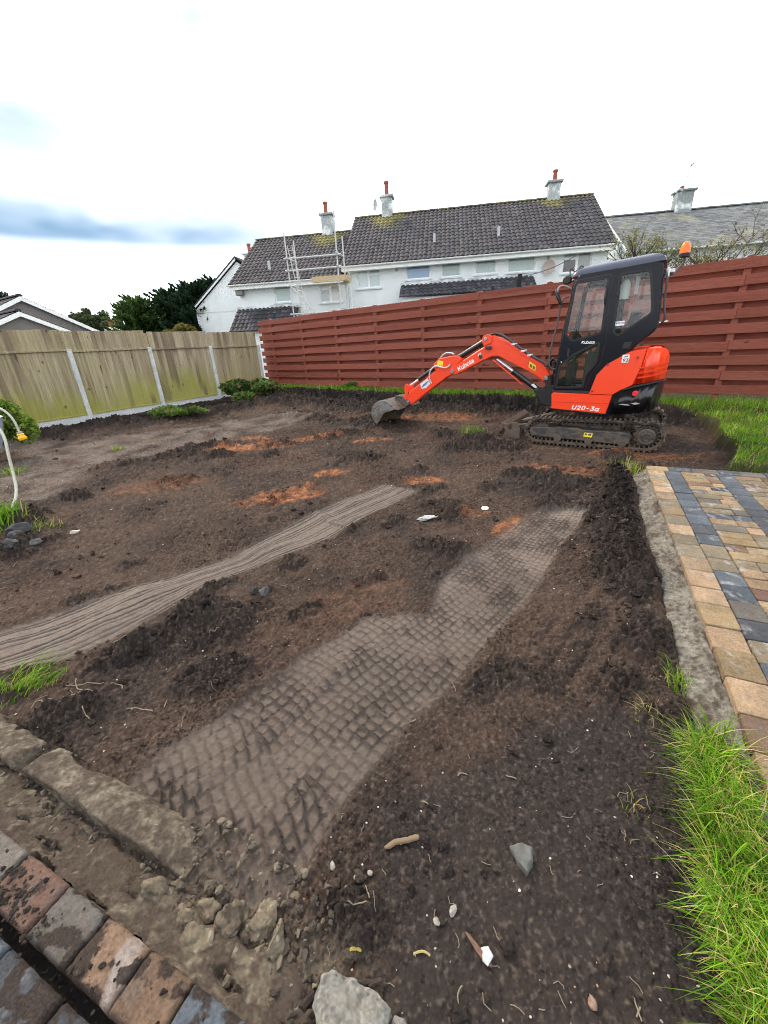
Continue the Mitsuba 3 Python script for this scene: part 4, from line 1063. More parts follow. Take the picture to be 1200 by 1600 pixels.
def tiled(x0, x1, y0, z0, y1, z1, rows, tw=.21, lich=None, amp=.046, lip=.034, flat=False):
    """Interlocking tiles on a slope from the eaves (y0, z0) to the ridge (y1, z1)."""
    e = np.array([y1 - y0, z1 - z0]); Ls = np.linalg.norm(e); e /= Ls; nn = np.array([-e[1], e[0]])
    nc = int((x1 - x0) / tw); prof = np.array([0, .12, .30, .5, .70, .88]) if not flat else np.array([0, .02, .98])
    hz = np.array([0, .25, .85, 1, .85, .25]) * amp if not flat else np.array([-.012, 0, 0])
    xs = (np.arange(nc)[:, None] + prof[None]).ravel() * (x1 - x0) / nc + x0; xs = np.r_[xs, x1]; zz = np.r_[np.tile(hz, nc), hz[0]]
    cols = np.minimum((np.arange(len(xs)) // len(prof)), nc - 1)
    V, F, U, o = [], [], [], 0; n = len(xs)
    gg = np.random.default_rng(int(abs(x0) * 10 + rows)); tr = gg.random((rows, nc))
    for r_ in range(rows):
        a, b = r_ / rows * Ls, (r_ + 1) / rows * Ls + .03
        j = gg.normal(0, .003, nc)[cols]
        for s_, up in ((a, 0), (a, lip), (b, .004)):
            hh = zz * (1 if up else .3) + up + (j if s_ == a else 0)
            yy, zc = y0 + e[0] * s_ + nn[0] * hh, z0 + e[1] * s_ + nn[1] * hh
            V.append(np.c_[xs, yy, zc]); mid = (a + b) / 2 / Ls
            U.append(np.c_[tr[r_][cols], lich(xs, np.full(n, mid)) if lich else np.zeros(n)])
        k_ = np.arange(n - 1)
        for q in (0, 1):
            F.append(np.stack([o + q * n + k_, o + q * n + k_ + 1, o + (q + 1) * n + k_ + 1, o + (q + 1) * n + k_], 1))
        o += 3 * n
    return (np.vstack(V), np.vstack(F)), np.vstack(U)


def ridge_tiles(parent, x0, x1, y, z, bsdf='m_tile', lich=.4, step=.45):
    n = int((x1 - x0) / step); th = np.linspace(0, np.pi, 7)
    P = Polygon(np.vstack([np.stack([.13 * np.cos(th), .09 * np.sin(th) + 0], 1)]))
    for i_ in range(n):
        a, b = x0 + (x1 - x0) * i_ / n, x0 + (x1 - x0) * (i_ + 1) / n
        m = bevel(P, b - a - .01, .004); V = np.array(m.vertices); V = np.c_[a + V[:, 2], y + V[:, 0], z - .02 + V[:, 1] + .006 * (i_ % 2)]
        put('ridge_tile', (V, np.asarray(m.faces)), bsdf, uv=(g.random(), lich * g.uniform(.5, 1.2)), M=MH, parent=parent)


def window(parent, x0, x1, z0, z1, y=0.0, panes=None, tint=(.30, .36, .36), sill=True, fw=.055, M=None):
    """A white framed window set in the wall: frame with its lights, panes and a sill. panes: list of rectangles in parts of the opening."""
    M = MH if M is None else M
    w = [(0, 1, 0, 1)] if panes is None else panes
    P = Polygon([(x0, z0), (x1, z0), (x1, z1), (x0, z1)]); hol = []
    for a, b, c, d in w:
        q = (x0 + (x1 - x0) * a + fw, x0 + (x1 - x0) * b - fw, z0 + (z1 - z0) * c + fw, z0 + (z1 - z0) * d - fw); hol.append(q)
        P = P.difference(shapely.box(q[0], q[2], q[1], q[3]))
    k = put('window', side(P, y + .09, y + .16, .006), 'm_satin', col=[.78, .80, .81], M=M, parent=parent)
    for n_, q in enumerate(hol):
        t_ = np.array(tint[n_ % len(tint)] if np.ndim(tint) > 1 else tint)
        put('pane', box(q[0] - .01, q[1] + .01, y + .122, y + .128, q[2] - .01, q[3] + .01), 'm_pane', col=t_ * g.uniform(.9, 1.1), M=M, parent=k)
    if sill:
        put('sill', cbox(x0 - .09, x1 + .09, y - .09, y + .09, z0 - .075, z0 - .01, .008), 'm_render', uv=(.35, 0), M=M, parent=k)
    return k


def wall_with(parent, poly, holes, y0, y1, dirt=.05, name='wall', M=None):
    P = Polygon(poly)
    for h in holes: P = P.difference(shapely.box(*h))
    return put(name, side(P, y0, y1, 0), 'm_render', uv=(dirt, 0), M=MH if M is None else M, parent=parent)


def chimney(parent, x, y, z0, z1, w, d, pots, dirt=.5, pot_h=.62):
    k = put('chimney', cbox(x - w / 2, x + w / 2, y - d / 2, y + d / 2, z0, z1, .015), 'm_render', uv=(dirt + .12, 0), M=MH, parent=parent)
    put('chimney_cap', cbox(x - w / 2 - .09, x + w / 2 + .09, y - d / 2 - .09, y + d / 2 + .09, z1 - .01, z1 + .09, .015), 'm_render', uv=(dirt + .3, 0), M=MH, parent=k)
    put('lead_flashing', cbox(x - w / 2 - .02, x + w / 2 + .02, y - d / 2 - .02, y + d / 2 + .02, z0 - .2, z0 + .14, .01), 'm_satin', col=[.25, .27, .29], M=MH, parent=k)
    for px_ in pots:
        p0 = np.array([x + px_, y, z1 + .06]); zs = np.array([0, .05, .08, pot_h * .8, pot_h * .84, pot_h * .96, pot_h]); rr_ = np.array([.14, .14, .115, .10, .125, .125, .10])
        put('chimney_pot', tube(np.c_[np.full(7, p0[0]), np.full(7, p0[1]), p0[2] + zs], rr_, 12), 'm_matte', col=[.27, .085, .06], M=MH, smooth=35, parent=k)
    return k


def vent_pipe(parent, x, zf, y, z):
    put('roof_vent', cbox(x - .06, x + .06, y - .06, y + .06, z - .1, z + .36, .012), 'm_satin', col=[.42, .44, .45], M=MH, parent=parent)


def gutter(parent, x0, x1, y, z, down=None):
    th = np.linspace(np.pi, 2 * np.pi, 8); o = np.stack([.06 * np.cos(th), .06 * np.sin(th)], 1); i2 = o[::-1] * .85 + [0, .004]
    m = bevel(Polygon(np.vstack([o, i2])), x1 - x0, 0); V = np.array(m.vertices); V = np.c_[x0 + V[:, 2], y + V[:, 0], z + V[:, 1]]
    put('gutter', (V, np.asarray(m.faces)), 'm_satin', col=[.78, .80, .81], M=MH, parent=parent)


# right half of the terrace
hR = thing('terraced_house', 'white rendered terraced house with brown tiled roof, higher end on the right', 'house')
hL = thing('terraced_house', 'lower white terraced house with brown tiled roof behind the scaffold', 'house')
GZ0 = -.3
SX, SZ = (lambda s: s), (lambda z: 1.55 + (z - 1.55) * 1.092)
winR = [(7.27, 8.33, 4.03, 4.66), (5.95, 6.78, 4.02, 4.65), (4.45, 5.33, 4.03, 4.66), (2.83, 3.97, 4.0, 4.64), (.58, 1.72, 3.83, 4.63)]
winR = [(a * 1.092, b * 1.092, SZ(c), SZ(d)) for a, b, c, d in winR] + [(9.50 * 1.092, 10.57 * 1.092, SZ(3.82), SZ(4.67))]
wall_with(hR, [(-.02, GZ0), (12.0, GZ0), (12.0, 5.02), (-.02, 5.02)], [(a, c, b, d) for a, b, c, d in winR], 0, .25)
tint_o = (.31, .40, .37)
for n_, (a, b, c, d) in enumerate(winR):
    if n_ == 4: window(hR, a, b, c, d, 0, [(0, .50, 0, 1), (.50, 1, 0, .66), (.50, 1, .66, 1)], [(.22, .24, .23), (.05, .045, .04), (.30, .40, .40)])
    elif n_ == 5: window(hR, a, b, c, d, 0, [(0, .5, 0, .62), (0, .5, .62, 1), (.5, 1, 0, 1)], [(.40, .47, .48), (.36, .44, .46), (.46, .54, .55)])
    elif n_ == 0: window(hR, a, b, c, d, 0, None, (.20, .33, .50))
    else: window(hR, a, b, c, d, 0, None, tint_o)
yR, zR = 4.1, 7.90
for s_ in (-.02, 11.98):       # gable walls
    M2 = MH
    m = bevel([(.25, GZ0), (8.2, GZ0), (8.2, 5.02), (yR, zR - .12), (.25, 5.15)], .02, 0); V = np.array(m.vertices); V = np.c_[s_ + V[:, 2] * 1, V[:, 0], V[:, 1]]
    put('gable_wall', (V, np.asarray(m.faces)), 'm_render', uv=(.15, 0), M=MH, parent=hR)


def lichR(xs, t): return np.clip(.30 * t ** 6 + .80 * np.exp(-((xs - 10.4) / 1.0) ** 2 - ((t - .95) / .30) ** 2) + .62 * np.exp(-((xs - 1.75) / .9) ** 2 - ((t - .95) / .22) ** 2), 0, 1)


def lichL(xs, t): return np.clip(.30 * t ** 5 + .80 * np.exp(-((xs - 13.7) / .9) ** 2 - ((t - .9) / .25) ** 2), 0, 1)


m, u = tiled(-.22, 12.22, -.38, 4.99, yR, zR, 15, .215, lichR)
stuff(put('roof_tiles', m, 'm_tile', uv=u, M=MH, parent=hR))
put('rear_slope', (np.array([[-.22, yR, zR], [12.22, yR, zR], [12.22, 8.6, 4.99], [-.22, 8.6, 4.99]]), np.array([[0, 1, 2, 3]])), 'm_tile', uv=(.3, .1), M=MH, parent=hR)
ridge_tiles(hR, -.22, 12.22, yR, zR + .02, lich=.62)
put('fascia', cbox(-.2, 12.2, -.36, -.32, 4.76, 4.97, .006), 'm_satin', col=[.80, .82, .82], M=MH, parent=hR)
put('soffit', cbox(-.2, 12.2, -.315, -.003, 4.77, 4.80, .004), 'm_satin', col=[.74, .76, .77], M=MH, parent=hR)
gutter(hR, -.25, 12.25, -.43, 4.97)
put('verge', side([(-.40, 4.90), (-.40, 4.99), (yR, zR + .01), (yR, zR - .09)], 0, .05, .004), 'm_matte', col=[.16, .14, .13], M=MH @ frame([-.21, 0, 0], [0, 1, 0], [-1, 0, 0], [0, 0, 1]), parent=hR)
chimney(hR, 10.38, yR, 7.6, 8.66, .56, .56, [0], .62, .70)
chimney(hR, 1.75, yR, 7.6, 8.52, .58, .56, [-.02], .62, .52)
for s_, t in ((7.75, .28), (4.72, .30)):
    vent_pipe(hR, s_, 0, -.38 + 4.48 * t, 4.99 + 2.91 * t + .05)
for s_, z_ in ((9.55, 4.72), (2.55, 4.70)):
    put('air_brick', cbox(s_ - .07, s_ + .07, -.012, .01, z_ - .07, z_ + .07, .004), 'm_matte', col=[.33, .35, .34], M=MH, parent=hR)
put('downpipe', tube([(11.85, -.34, 4.92), (11.85, -.34, 4.80), (11.86, -.06, 4.60), (11.86, -.06, GZ0)], .04, 8), 'm_satin', col=[.75, .77, .78], M=MH, smooth=40, parent=hR)
# roof of the porch that leans on the wall
m, u = tiled(3.15, 9.35, -1.25, 3.40, -.02, 4.02, 4, .215, lambda xs, t: .0 * t)
stuff(put('porch_tiles', m, 'm_tile', uv=u, M=MH, parent=hR))
put('porch_flashing', box(3.15, 9.35, -.10, -.004, 3.985, 4.12), 'm_render', uv=(.6, 0), M=MH, parent=hR)
put('porch_wall', box(3.3, 9.2, -1.1, -.01, GZ0, 3.38), 'm_render', uv=(.1, 0), M=MH, parent=hR)

# lower house to the left
eL = 4.60
winL = [(13.77 * 1.092, 14.45 * 1.092 + .12, SZ(3.50), SZ(4.22)), (11.38 * 1.092, 12.36 * 1.092, SZ(3.36), SZ(4.14))]
wall_with(hL, [(12.02, GZ0), (17.75, GZ0), (17.75, eL), (12.02, eL)], [(a, c, b, d) for a, b, c, d in winL], 0, .25)
a, b, c, d = winL[0]; window(hL, a, b, c, d, 0, None, (.30, .40, .39))
a, b, c, d = winL[1]; window(hL, a, b, c, d, 0, [(0, .5, 0, 1), (.5, 1, 0, .72), (.5, 1, .72, 1)], [(.50, .52, .50), (.42, .46, .46), (.34, .42, .42)])
zL = 7.32
m = bevel([(.25, GZ0), (8.2, GZ0), (8.2, eL), (yR, zL - .12), (.25, eL)], .02, 0); V = np.array(m.vertices); V = np.c_[17.73 + V[:, 2], V[:, 0], V[:, 1]]
put('gable_wall', (V, np.asarray(m.faces)), 'm_render', uv=(.2, 0), M=MH, parent=hL)
m, u = tiled(12.25, 18.15, -.38, eL - .03, yR, zL, 15, .215, lichL)
stuff(put('roof_tiles', m, 'm_tile', uv=u, M=MH, parent=hL))
put('rear_slope', (np.array([[12.25, yR, zL], [18.15, yR, zL], [18.15, 8.6, eL], [12.25, 8.6, eL]]), np.array([[0, 1, 2, 3]])), 'm_tile', uv=(.3, .1), M=MH, parent=hL)
ridge_tiles(hL, 12.25, 18.15, yR, zL + .02, lich=.55)
put('fascia', cbox(12.25, 18.1, -.36, -.32, eL - .26, eL - .05, .006), 'm_satin', col=[.80, .82, .82], M=MH, parent=hL)
put('soffit', cbox(12.25, 18.0, -.315, -.003, eL - .25, eL - .22, .004), 'm_satin', col=[.70, .72, .73], M=MH, parent=hL)
gutter(hL, 12.28, 18.2, -.43, eL - .05)
put('eaves_bracket', cbox(17.5, 17.85, -.30, .05, eL - .50, eL - .27, .01), 'm_matte', col=[.20, .20, .19], M=MH, parent=hL)
chimney(hL, 13.78, yR, 7.0, 8.15, .60, .56, [.05], .62, .60)
vent_pipe(hL, 16.25, 0, -.38 + 4.48 * .25, eL - .03 + 2.75 * .25 + .05)
m, u = tiled(14.6, 18.0, -1.45, 2.35, -.02, 3.48, 6, .215, lambda xs, t: 0 * t)
stuff(put('porch_tiles', m, 'm_tile', uv=u, M=MH, parent=hL))
put('porch_flashing', box(14.6, 18.0, -.10, -.004, 3.44, 3.58), 'm_render', uv=(.6, 0), M=MH, parent=hL)
put('porch_wall', box(14.7, 17.8, -1.2, -.01, GZ0, 2.4), 'm_render', uv=(.1, 0), M=MH, parent=hL)

# gabled house further back on the left
hG = thing('gabled_house', 'white gable end of a house half hidden behind the lower tiled roof', 'house')
YG = 4.5
apx, apz = 19.75, 6.50; lx, lz = 23.15, 4.08
wall_with(hG, [(16.5, GZ0), (22.95, GZ0), (22.95, lz), (apx, apz - .05), (16.5, 4.1)], [], YG, YG + .2, .10)
put('wall_band', cbox(16.6, 22.93, YG - .012, YG, lz - .30, lz - .24, .004), 'm_matte', col=[.55, .58, .58], M=MH, parent=hG)
put('verge_board', side([(lx, lz - .10), (lx, lz), (apx, apz + .12), (apx, apz)], YG - .16, YG - .10, .004), 'm_satin', col=[.72, .75, .77], M=MH, parent=hG)
put('roof', side([(lx, lz + .0), (lx, lz + .09), (apx, apz + .22), (16.3, 4.22), (16.3, 4.12), (apx, apz + .12)], YG - .17, YG + 7, .004), 'm_tile', uv=(.4, .1), M=MH, parent=hG)
put('corbel', cbox(22.5, 23.0, YG - .10, YG + .05, lz - .28, lz - .05, .01), 'm_matte', col=[.30, .30, .29], M=MH, parent=hG)
put('downpipe', tube([(22.98, YG - .05, 4.0), (22.98, YG - .05, GZ0)], .045, 8), 'm_satin', col=[.75, .78, .8], M=MH, parent=hG)
k = chimney(hG, 19.35, YG + 1.2, 6.2, 6.95, .62, .6, [-.02], .15, .55)

# slate roofed house on the right, set back
hS = thing('slate_house', 'house with pale grey slate roof behind the bare trees on the right', 'house')
yS0, zS0, yS1, zS1 = 1.9, 4.95, 6.0, 7.26
m, u = tiled(-14.5, -1.50, yS0, zS0, yS1, zS1, 22, .30, None, .004, .010, flat=True)


def f_slate(p, n, uv):
    c = mix(mi.Color3f(.062, .068, .073), mi.Color3f(.135, .138, .138), uv.x) * (.75 + .5 * noise(p.x * 4, p.y * 4, p.z * 8))
    return mix(c, mi.Color3f(.22, .21, .12), smoothstep(.55, .8, fbm(p.x * 1.2, p.y * 1.2, p.z * 1.2, 3)) * .6)


scene['m_slate'] = two({'type': 'principled', 'base_color': proc(f_slate), 'roughness': .6, 'specular': .35})
stuff(put('roof_slates', m, 'm_slate', uv=u, M=MH, parent=hS))
wall_with(hS, [(-14.3, GZ0), (-1.8, GZ0), (-1.8, zS0), (-14.3, zS0)], [], yS0 + .4, yS0 + .6, .35)
m = bevel([(yS0 + .6, GZ0), (yS1 * 2 - yS0, GZ0), (yS1 * 2 - yS0, zS0), (yS1, zS1 - .05), (yS0 + .4, zS0)], .2, 0); V = np.array(m.vertices); V = np.c_[-1.8 + V[:, 2], V[:, 0], V[:, 1]]
put('gable_wall', (V, np.asarray(m.faces)), 'm_render', uv=(.55, 0), M=MH, parent=hS)
put('rear_slope', (np.array([[-14.5, yS1, zS1], [-1.5, yS1, zS1], [-1.5, 10.1, 4.95], [-14.5, 10.1, 4.95]]), np.array([[0, 1, 2, 3]])), 'm_slate', uv=(.3, .1), M=MH, parent=hS)
ridge_tiles(hS, -14.5, -1.5, yS1, zS1 + .0, 'm_slate', .2, .5)
put('verge_mortar', side([(yS0, zS0 - .10), (yS0, zS0 + .02), (yS1, zS1 + .02), (yS1, zS1 - .10)], -.04, .05, .004), 'm_render', uv=(.6, 0), M=MH @ frame([-1.48, 0, 0], [0, 1, 0], [-1, 0, 0], [0, 0, 1]), parent=hS)
gutter(hS, -14.5, -1.5, yS0 - .06, zS0 - .02)
window(hS, -10.6, -9.2, 3.6, 4.6, yS0 + .4, [(0, .5, 0, 1), (.5, 1, 0, 1)], (.34, .42, .44))
k = chimney(hS, -5.35, yS1, 6.9, 8.05, .78, .6, [.12], .85, .22)
put('aerial_mast', tube([(-5.2, yS1 - .2, 7.9), (-5.34, yS1 - .2, 9.25)], .034, 6), 'm_metal', col=[.5, .5, .5], M=MH, parent=hS)
put('aerial', cat(tube([(-5.30, yS1 - .2, 9.05), (-5.46, yS1 - .2, 9.22)], .032, 5), tube([(-5.42, yS1 - .35, 9.20), (-5.42, yS1 - .05, 9.20)], .022, 5), tube([(-5.36, yS1 - .32, 9.14), (-5.36, yS1 - .08, 9.14)], .022, 5)), 'm_metal', col=[.4, .4, .4], M=MH, parent=hS)


def dish(name, s_, y, z, r, col, label, yaw):
    t = thing(name, label, 'satellite dish')
    a = np.linspace(0, 1, 6)[:, None]; th = np.linspace(0, 2 * np.pi, 25)[:-1][None]
    X, Z = a * np.cos(th) * r, a * np.sin(th) * r * 1.08; D = .16 * r * a ** 2 + 0 * th
    V = np.stack([X, -D + .16 * r, Z], -1).reshape(-1, 3); F = []
    for i_ in range(5):
        for j in range(24):
            k_ = (j + 1) % 24; F.append([i_ * 24 + j, i_ * 24 + k_, (i_ + 1) * 24 + k_, (i_ + 1) * 24 + j])
    V2 = V + [0, .008, 0]; F = np.array(F); F2 = F[:, ::-1] + len(V)
    c, s = math.cos(yaw), math.sin(yaw); M = MH @ frame([s_, y, z], [c, s, 0], [-s, c, 0], [0, 0, 1])
    put('reflector', (np.vstack([V, V2]), np.vstack([F, F2])), 'm_satin', col=col, M=M, smooth=False, parent=t)
    put('arm', cat(tube([(0, .03, -r * 1.0), (0, -r * .75, -r * .45)], .012, 6), cbox(-.03, .03, -r * .80, -r * .70, -r * .48, -r * .36, .006)), 'm_satin', col=[.3, .3, .3], M=M, parent=t)
    put('bracket', tube([(0, .03, 0), (0, .16, 0), (0, .22, -.12)], .018, 6), 'm_satin', col=[.3, .3, .3], M=M, parent=t)


dish('satellite_dish', 2.54, -.26, 4.31, .27, [.36, .30, .27], 'brownish satellite dish on the white wall beside the end window', .35)
dish('satellite_dish', 11.0, yR - .3, 8.35, .24, [.30, .31, .32], 'dark satellite dish on the middle chimney seen against the sky', 1.0)

# scaffold in front of the lower house
sc = thing('scaffold_tower', 'grey tube scaffold with a plank deck against the lower white house', 'scaffold')
SC = lambda n, p, r=.031: put(n, tube(p, r, 8), 'm_satin', col=[.50, .51, .52], M=MH, smooth=40, parent=sc)
ya, yb = -1.55, -.62; k1 = .964
xa0, xa1 = 14.45, 12.08
for x_, zt in ((xa0, 6.28), (xa1, 6.9)): SC('standard', [(x_, ya, GZ0), (x_, ya, zt)])
for x_, zt in ((xa0 - .10, 6.15), (xa1 - .10, 6.15)): SC('standard', [(x_, yb, GZ0), (x_, yb, zt)])
for z_ in (5.28, 4.80, 4.18, 2.98): SC('ledger', [(xa0 + .15, ya - .03, z_), (xa1 - .2, ya - .03, z_)])
for z_ in (5.30, 4.82, 4.10, 3.05): SC('transom', [(xa1 + .02, ya - .1, z_ + .06), (xa1 - .08, yb + .1, z_ + .06)])
for z_ in (5.30, 4.2, 3.35): SC('transom', [(xa0 + .02, ya - .1, z_), (xa0 - .10, yb + .1, z_)])
SC('brace', [(xa0, ya - .05, 4.2), (xa1 + .9, ya - .05, 2.55)])
SC('brace', [(xa0 - .02, ya + .1, 3.0), (xa0 - .8, ya + .1, 2.5)])
lad = [(14.30, ya - .18, 5.75), (13.75, ya - .55, 2.6)]
for o_ in (0, -.22):
    put('ladder_rail', tube([np.array(lad[0]) + [o_, 0, 0], np.array(lad[1]) + [o_, 0, 0]], .018, 6), 'm_satin', col=[.46, .45, .42], M=MH, parent=sc)
for t in np.linspace(.06, .94, 11):
    p = np.array(lad[0]) * (1 - t) + np.array(lad[1]) * t
    put('ladder_rung', tube([p, p + [-.22, 0, 0]], .012, 5), 'm_satin', col=[.45, .44, .41], M=MH, parent=sc)
for q in range(4):
    put('deck_plank', cbox(11.75, 13.35, ya + .02 + q * .235, ya + .245 + q * .235, 4.22, 4.26, .004), 'm_matte', col=np.array([.42, .34, .22]) * g.uniform(.8, 1.1), M=MH, parent=sc)
put('toe_board', cbox(11.75, 13.35, ya - .035, ya + .0, 4.265, 4.47, .004), 'm_matte', col=[.46, .37, .22], M=MH, parent=sc)
put('toe_board', cbox(11.72, 11.76, ya, yb, 4.265, 4.47, .004), 'm_matte', col=[.42, .34, .21], M=MH, parent=sc)
for x_ in (xa0, xa1):
    for z_ in (5.28, 4.80, 4.18, 2.98):
        put('coupler', cbox(x_ - .05, x_ + .05, ya - .06, ya + .04, z_ - .05, z_ + .05, .012), 'm_satin', col=[.30, .30, .31], M=MH, parent=sc)

# the screen of dark posts and netting just over the red fence
ns = thing('netting_screen', 'dark post with sagging black netting just above the red fence', 'screen')
p1, p2 = np.array([4.72, 14.6, 0]), np.array([3.9, 14.75, 0])
put('post', cbox(-.055, .055, -.05, .05, 0, 3.30, .006), 'm_matte', col=[.018, .018, .02], M=frame(p1, [1, 0, 0], [0, 1, 0], [0, 0, 1]), parent=ns)
put('post', cbox(-.05, .05, -.05, .05, 0, 3.02, .006), 'm_matte', col=[.03, .03, .033], M=frame(p2, [1, 0, 0], [0, 1, 0], [0, 0, 1]), parent=ns)
t = np.linspace(0, 1, 12)[:, None]; tp = p1 * (1 - t) + p2 * t; sag = 3.28 - .30 * t[:, 0] - .16 * np.sin(np.pi * t[:, 0])
V = np.vstack([np.c_[tp[:, :2], sag], np.c_[tp[:, :2], sag * 0 + 1.6]]); i_ = np.arange(11)
m = trimesh.Trimesh(V, np.vstack([np.stack([i_, i_ + 1, i_ + 13], 1), np.stack([i_, i_ + 13, i_ + 12], 1)]), process=False)
m2 = trimesh.Trimesh(V + [0.0, .006, 0], m.faces[:, ::-1], process=False)
put('netting', cat(m, m2), 'm_matte', col=[.055, .06, .065], parent=ns)
q0, q1 = p1 + [0, 0, 3.22], np.array([7.1, 15.9, 3.95])
t = np.linspace(0, 1, 14)[:, None]; cb = q0 * (1 - t) + q1 * t - np.c_[0 * t, 0 * t, .10 * np.sin(np.pi * t)]
put('cable', tube(cb, .012, 5), 'm_matte', col=[.05, .05, .055], parent=ns)

# bungalow behind the left fence: two gabled roofs, one before the other
bg = thing('bungalow', 'bungalow with dark tiled roofs and white barge boards behind the left fence', 'house')


def gable_roof(ax, ay, az, heading, half, drop, length, wallc, lt, over=.25, first=False):
    """A gabled wing: apex at (ax, ay, az) facing the garden, its ridge running away along heading."""
    d = np.array([math.cos(heading), math.sin(heading), 0]); l = np.array([d[1], -d[0], 0])
    M = frame([ax, ay, 0], l, d, [0, 0, 1])                    # x to the right, y away from us
    for sgn in (-1, 1):
        e0, e1 = np.array([sgn * half, az - drop]), np.array([0.0, az])
        n = int(np.hypot(half, drop) / .30)
        (V, F), U = tiled(0, length, -half, az - drop, 0, az, n, .30, None, .006, .024, flat=True)
        V = np.c_[-sgn * V[:, 1], V[:, 0], V[:, 2]]
        stuff(put('roof_tiles', (V, F), 'm_tile', uv=U * [.5, 0] * 1.0, M=M, parent=bg))
        q = [(sgn * half, az - drop - .17), (sgn * half, az - drop - .02), (0, az - .02), (0, az - .19)]
        put('barge_board', side(q if sgn < 0 else q[::-1], -.05, -.004, .004), 'm_satin', col=[.80, .81, .81], M=M, parent=bg)
    n = 10
    for i_ in range(n):
        th = np.linspace(0, np.pi, 7); mm = bevel(np.stack([.13 * np.cos(th), .09 * np.sin(th)], 1), length / n - .01, .004); V = np.array(mm.vertices)
        put('ridge_tile', (np.c_[V[:, 0], V[:, 2] + i_ * length / n, V[:, 1] + az], np.asarray(mm.faces)), 'm_tile', uv=(.2, .05), M=M, parent=bg)
    put('gable_wall', side([(-half + over, -.3), (half - over, -.3), (half - over, az - drop * (1 - over / half) - .12), (0, az - .13), (-half + over, az - drop * (1 - over / half) - .12)], .10, .3, 0), wallc, col=None if wallc != 'm_matte' else [.17, .16, .15], M=M, parent=bg)

gable_roof(-13.97, 18.0, 3.38, math.radians(147), 2.6, 1.16, 3.0, 'm_matte', 1)
gable_roof(-15.24, 20.0, 4.16, math.radians(147), 4.0, 2.0, 9.0, 'm_matte', 2)


# ------------------------------------------------------------------ trees and shrubs
def leaves(C, size, colour, seed, long_=1.8, up=None, bend=True):
    """Leaf-sized faces (two triangles folded along the middle) at the points C."""
    g = np.random.default_rng(seed); n = len(C)
    a = g.normal(size=(n, 3)) if up is None else up + g.normal(0, .45, (n, 3)); a /= np.linalg.norm(a, axis=1, keepdims=True)
    b = np.cross(a, g.normal(size=(n, 3))); b /= np.linalg.norm(b, axis=1, keepdims=True); c = np.cross(a, b)
    s = (np.asarray(size) * g.uniform(.6, 1.3, n))[:, None]
    V = np.stack([C - a * s * long_ / 2, C + b * s / 2 + c * s * .12, C + a * s * long_ / 2, C - b * s / 2 + c * s * .12], 1).reshape(-1, 3)
    i_ = np.arange(n)[:, None] * 4; F = np.vstack([i_ + [0, 1, 2], i_ + [0, 2, 3]])
    return (V, F), np.repeat(colour, 4, 0)


def conifer(base, h, r, n, col, label, seed, lean=0):
    g = np.random.default_rng(seed); t = thing('conifer', label, 'tree', 'conifers beyond the left fence')
    put('trunk', tube([base, base + [0, 0, h * .5], base + [lean * .5, 0, h * .92]], [.16, .10, .03], 8), 'm_matte', col=[.07, .05, .04], smooth=True, parent=t)
    pts, ups, cs = [], [], []
    for _ in range(n):
        z = g.random() ** .8; ang = g.uniform(0, 6.283); rad = r * (1 - z ** 2.2 * .72) * g.uniform(.5, 1.15)
        root = base + [lean * z * .5, 0, h * (.12 + .80 * z) - .1]
        tip = root + [math.cos(ang) * rad, math.sin(ang) * rad, rad * g.uniform(.15, .75)]
        m = int(18 + 16 * rad); u = g.random(m) ** .7; q = root * (1 - u[:, None]) + tip * u[:, None]; q = q + g.normal(0, .09, (m, 3)) * (1.15 - u[:, None])
        d = (tip - root) / np.linalg.norm(tip - root); pts.append(q); ups.append(np.tile(d + [0, 0, .25], (m, 1))); cs.append(np.tile(np.asarray(col) * g.uniform(.45, 1.5), (m, 1)))
    C = np.vstack(pts); m, c = leaves(C, np.full(len(C), .13), np.vstack(cs), seed + 1, 2.6, np.vstack(ups))
    put('crown', m, 'm_leaf', col=c, parent=t)


conifer(np.array([-15.55, 30.0, -.3]), 5.6, 2.3, 330, [.065, .115, .035], 'lighter green conifer, left one of the group beyond the left fence', 500)
conifer(np.array([-13.4, 31.0, -.3]), 6.1, 2.5, 340, [.030, .060, .030], 'dark conifer in the middle of the group beyond the left fence', 501, -.5)
conifer(np.array([-11.9, 30.2, -.3]), 6.3, 2.4, 340, [.027, .056, .030], 'tall dark conifer nearest the white gable', 502, .3)
conifer(np.array([-10.9, 31.5, -.3]), 6.7, 2.4, 320, [.032, .064, .032], 'dark conifer half behind the white gable', 503, .2)


def bush(name, c, rad, n, size, cols, label, seed, cat_='shrub', lobes=9, long_=1.7, clump=.38, wood=True, group=None):
    g = np.random.default_rng(seed); t = thing(name, label, cat_, group); rad = np.asarray(rad, float)
    L_ = g.normal(size=(lobes, 3)); L_ /= np.linalg.norm(L_, axis=1, keepdims=True); L_ = L_ * rad * g.uniform(.35, .85, (lobes, 1)); L_[:, 2] = np.abs(L_[:, 2])
    w = g.integers(0, lobes, n); d = g.normal(size=(n, 3)); d /= np.linalg.norm(d, axis=1, keepdims=True)
    P = c + L_[w] + d * rad * clump * (g.random((n, 1)) ** .35) * g.uniform(.7, 1.2, (lobes, 1))[w]
    cl = np.asarray(cols); colr = cl[g.integers(0, len(cl), n)] * g.uniform(.55, 1.35, (n, 1)) * g.uniform(.75, 1.2, (lobes, 1))[w]
    m, c_ = leaves(P, np.full(n, size), colr, seed + 1, long_); put('foliage', m, 'm_leaf', col=c_, parent=t)
    if wood:
        put('stem', cat([tube(spline([c - [0, 0, rad[2] * .5], c + l * .5, c + l], 8), np.linspace(.02, .006, 8) * (1 + rad.max() * .5), 5) for l in L_]), 'm_matte', col=[.06, .045, .035], parent=t)


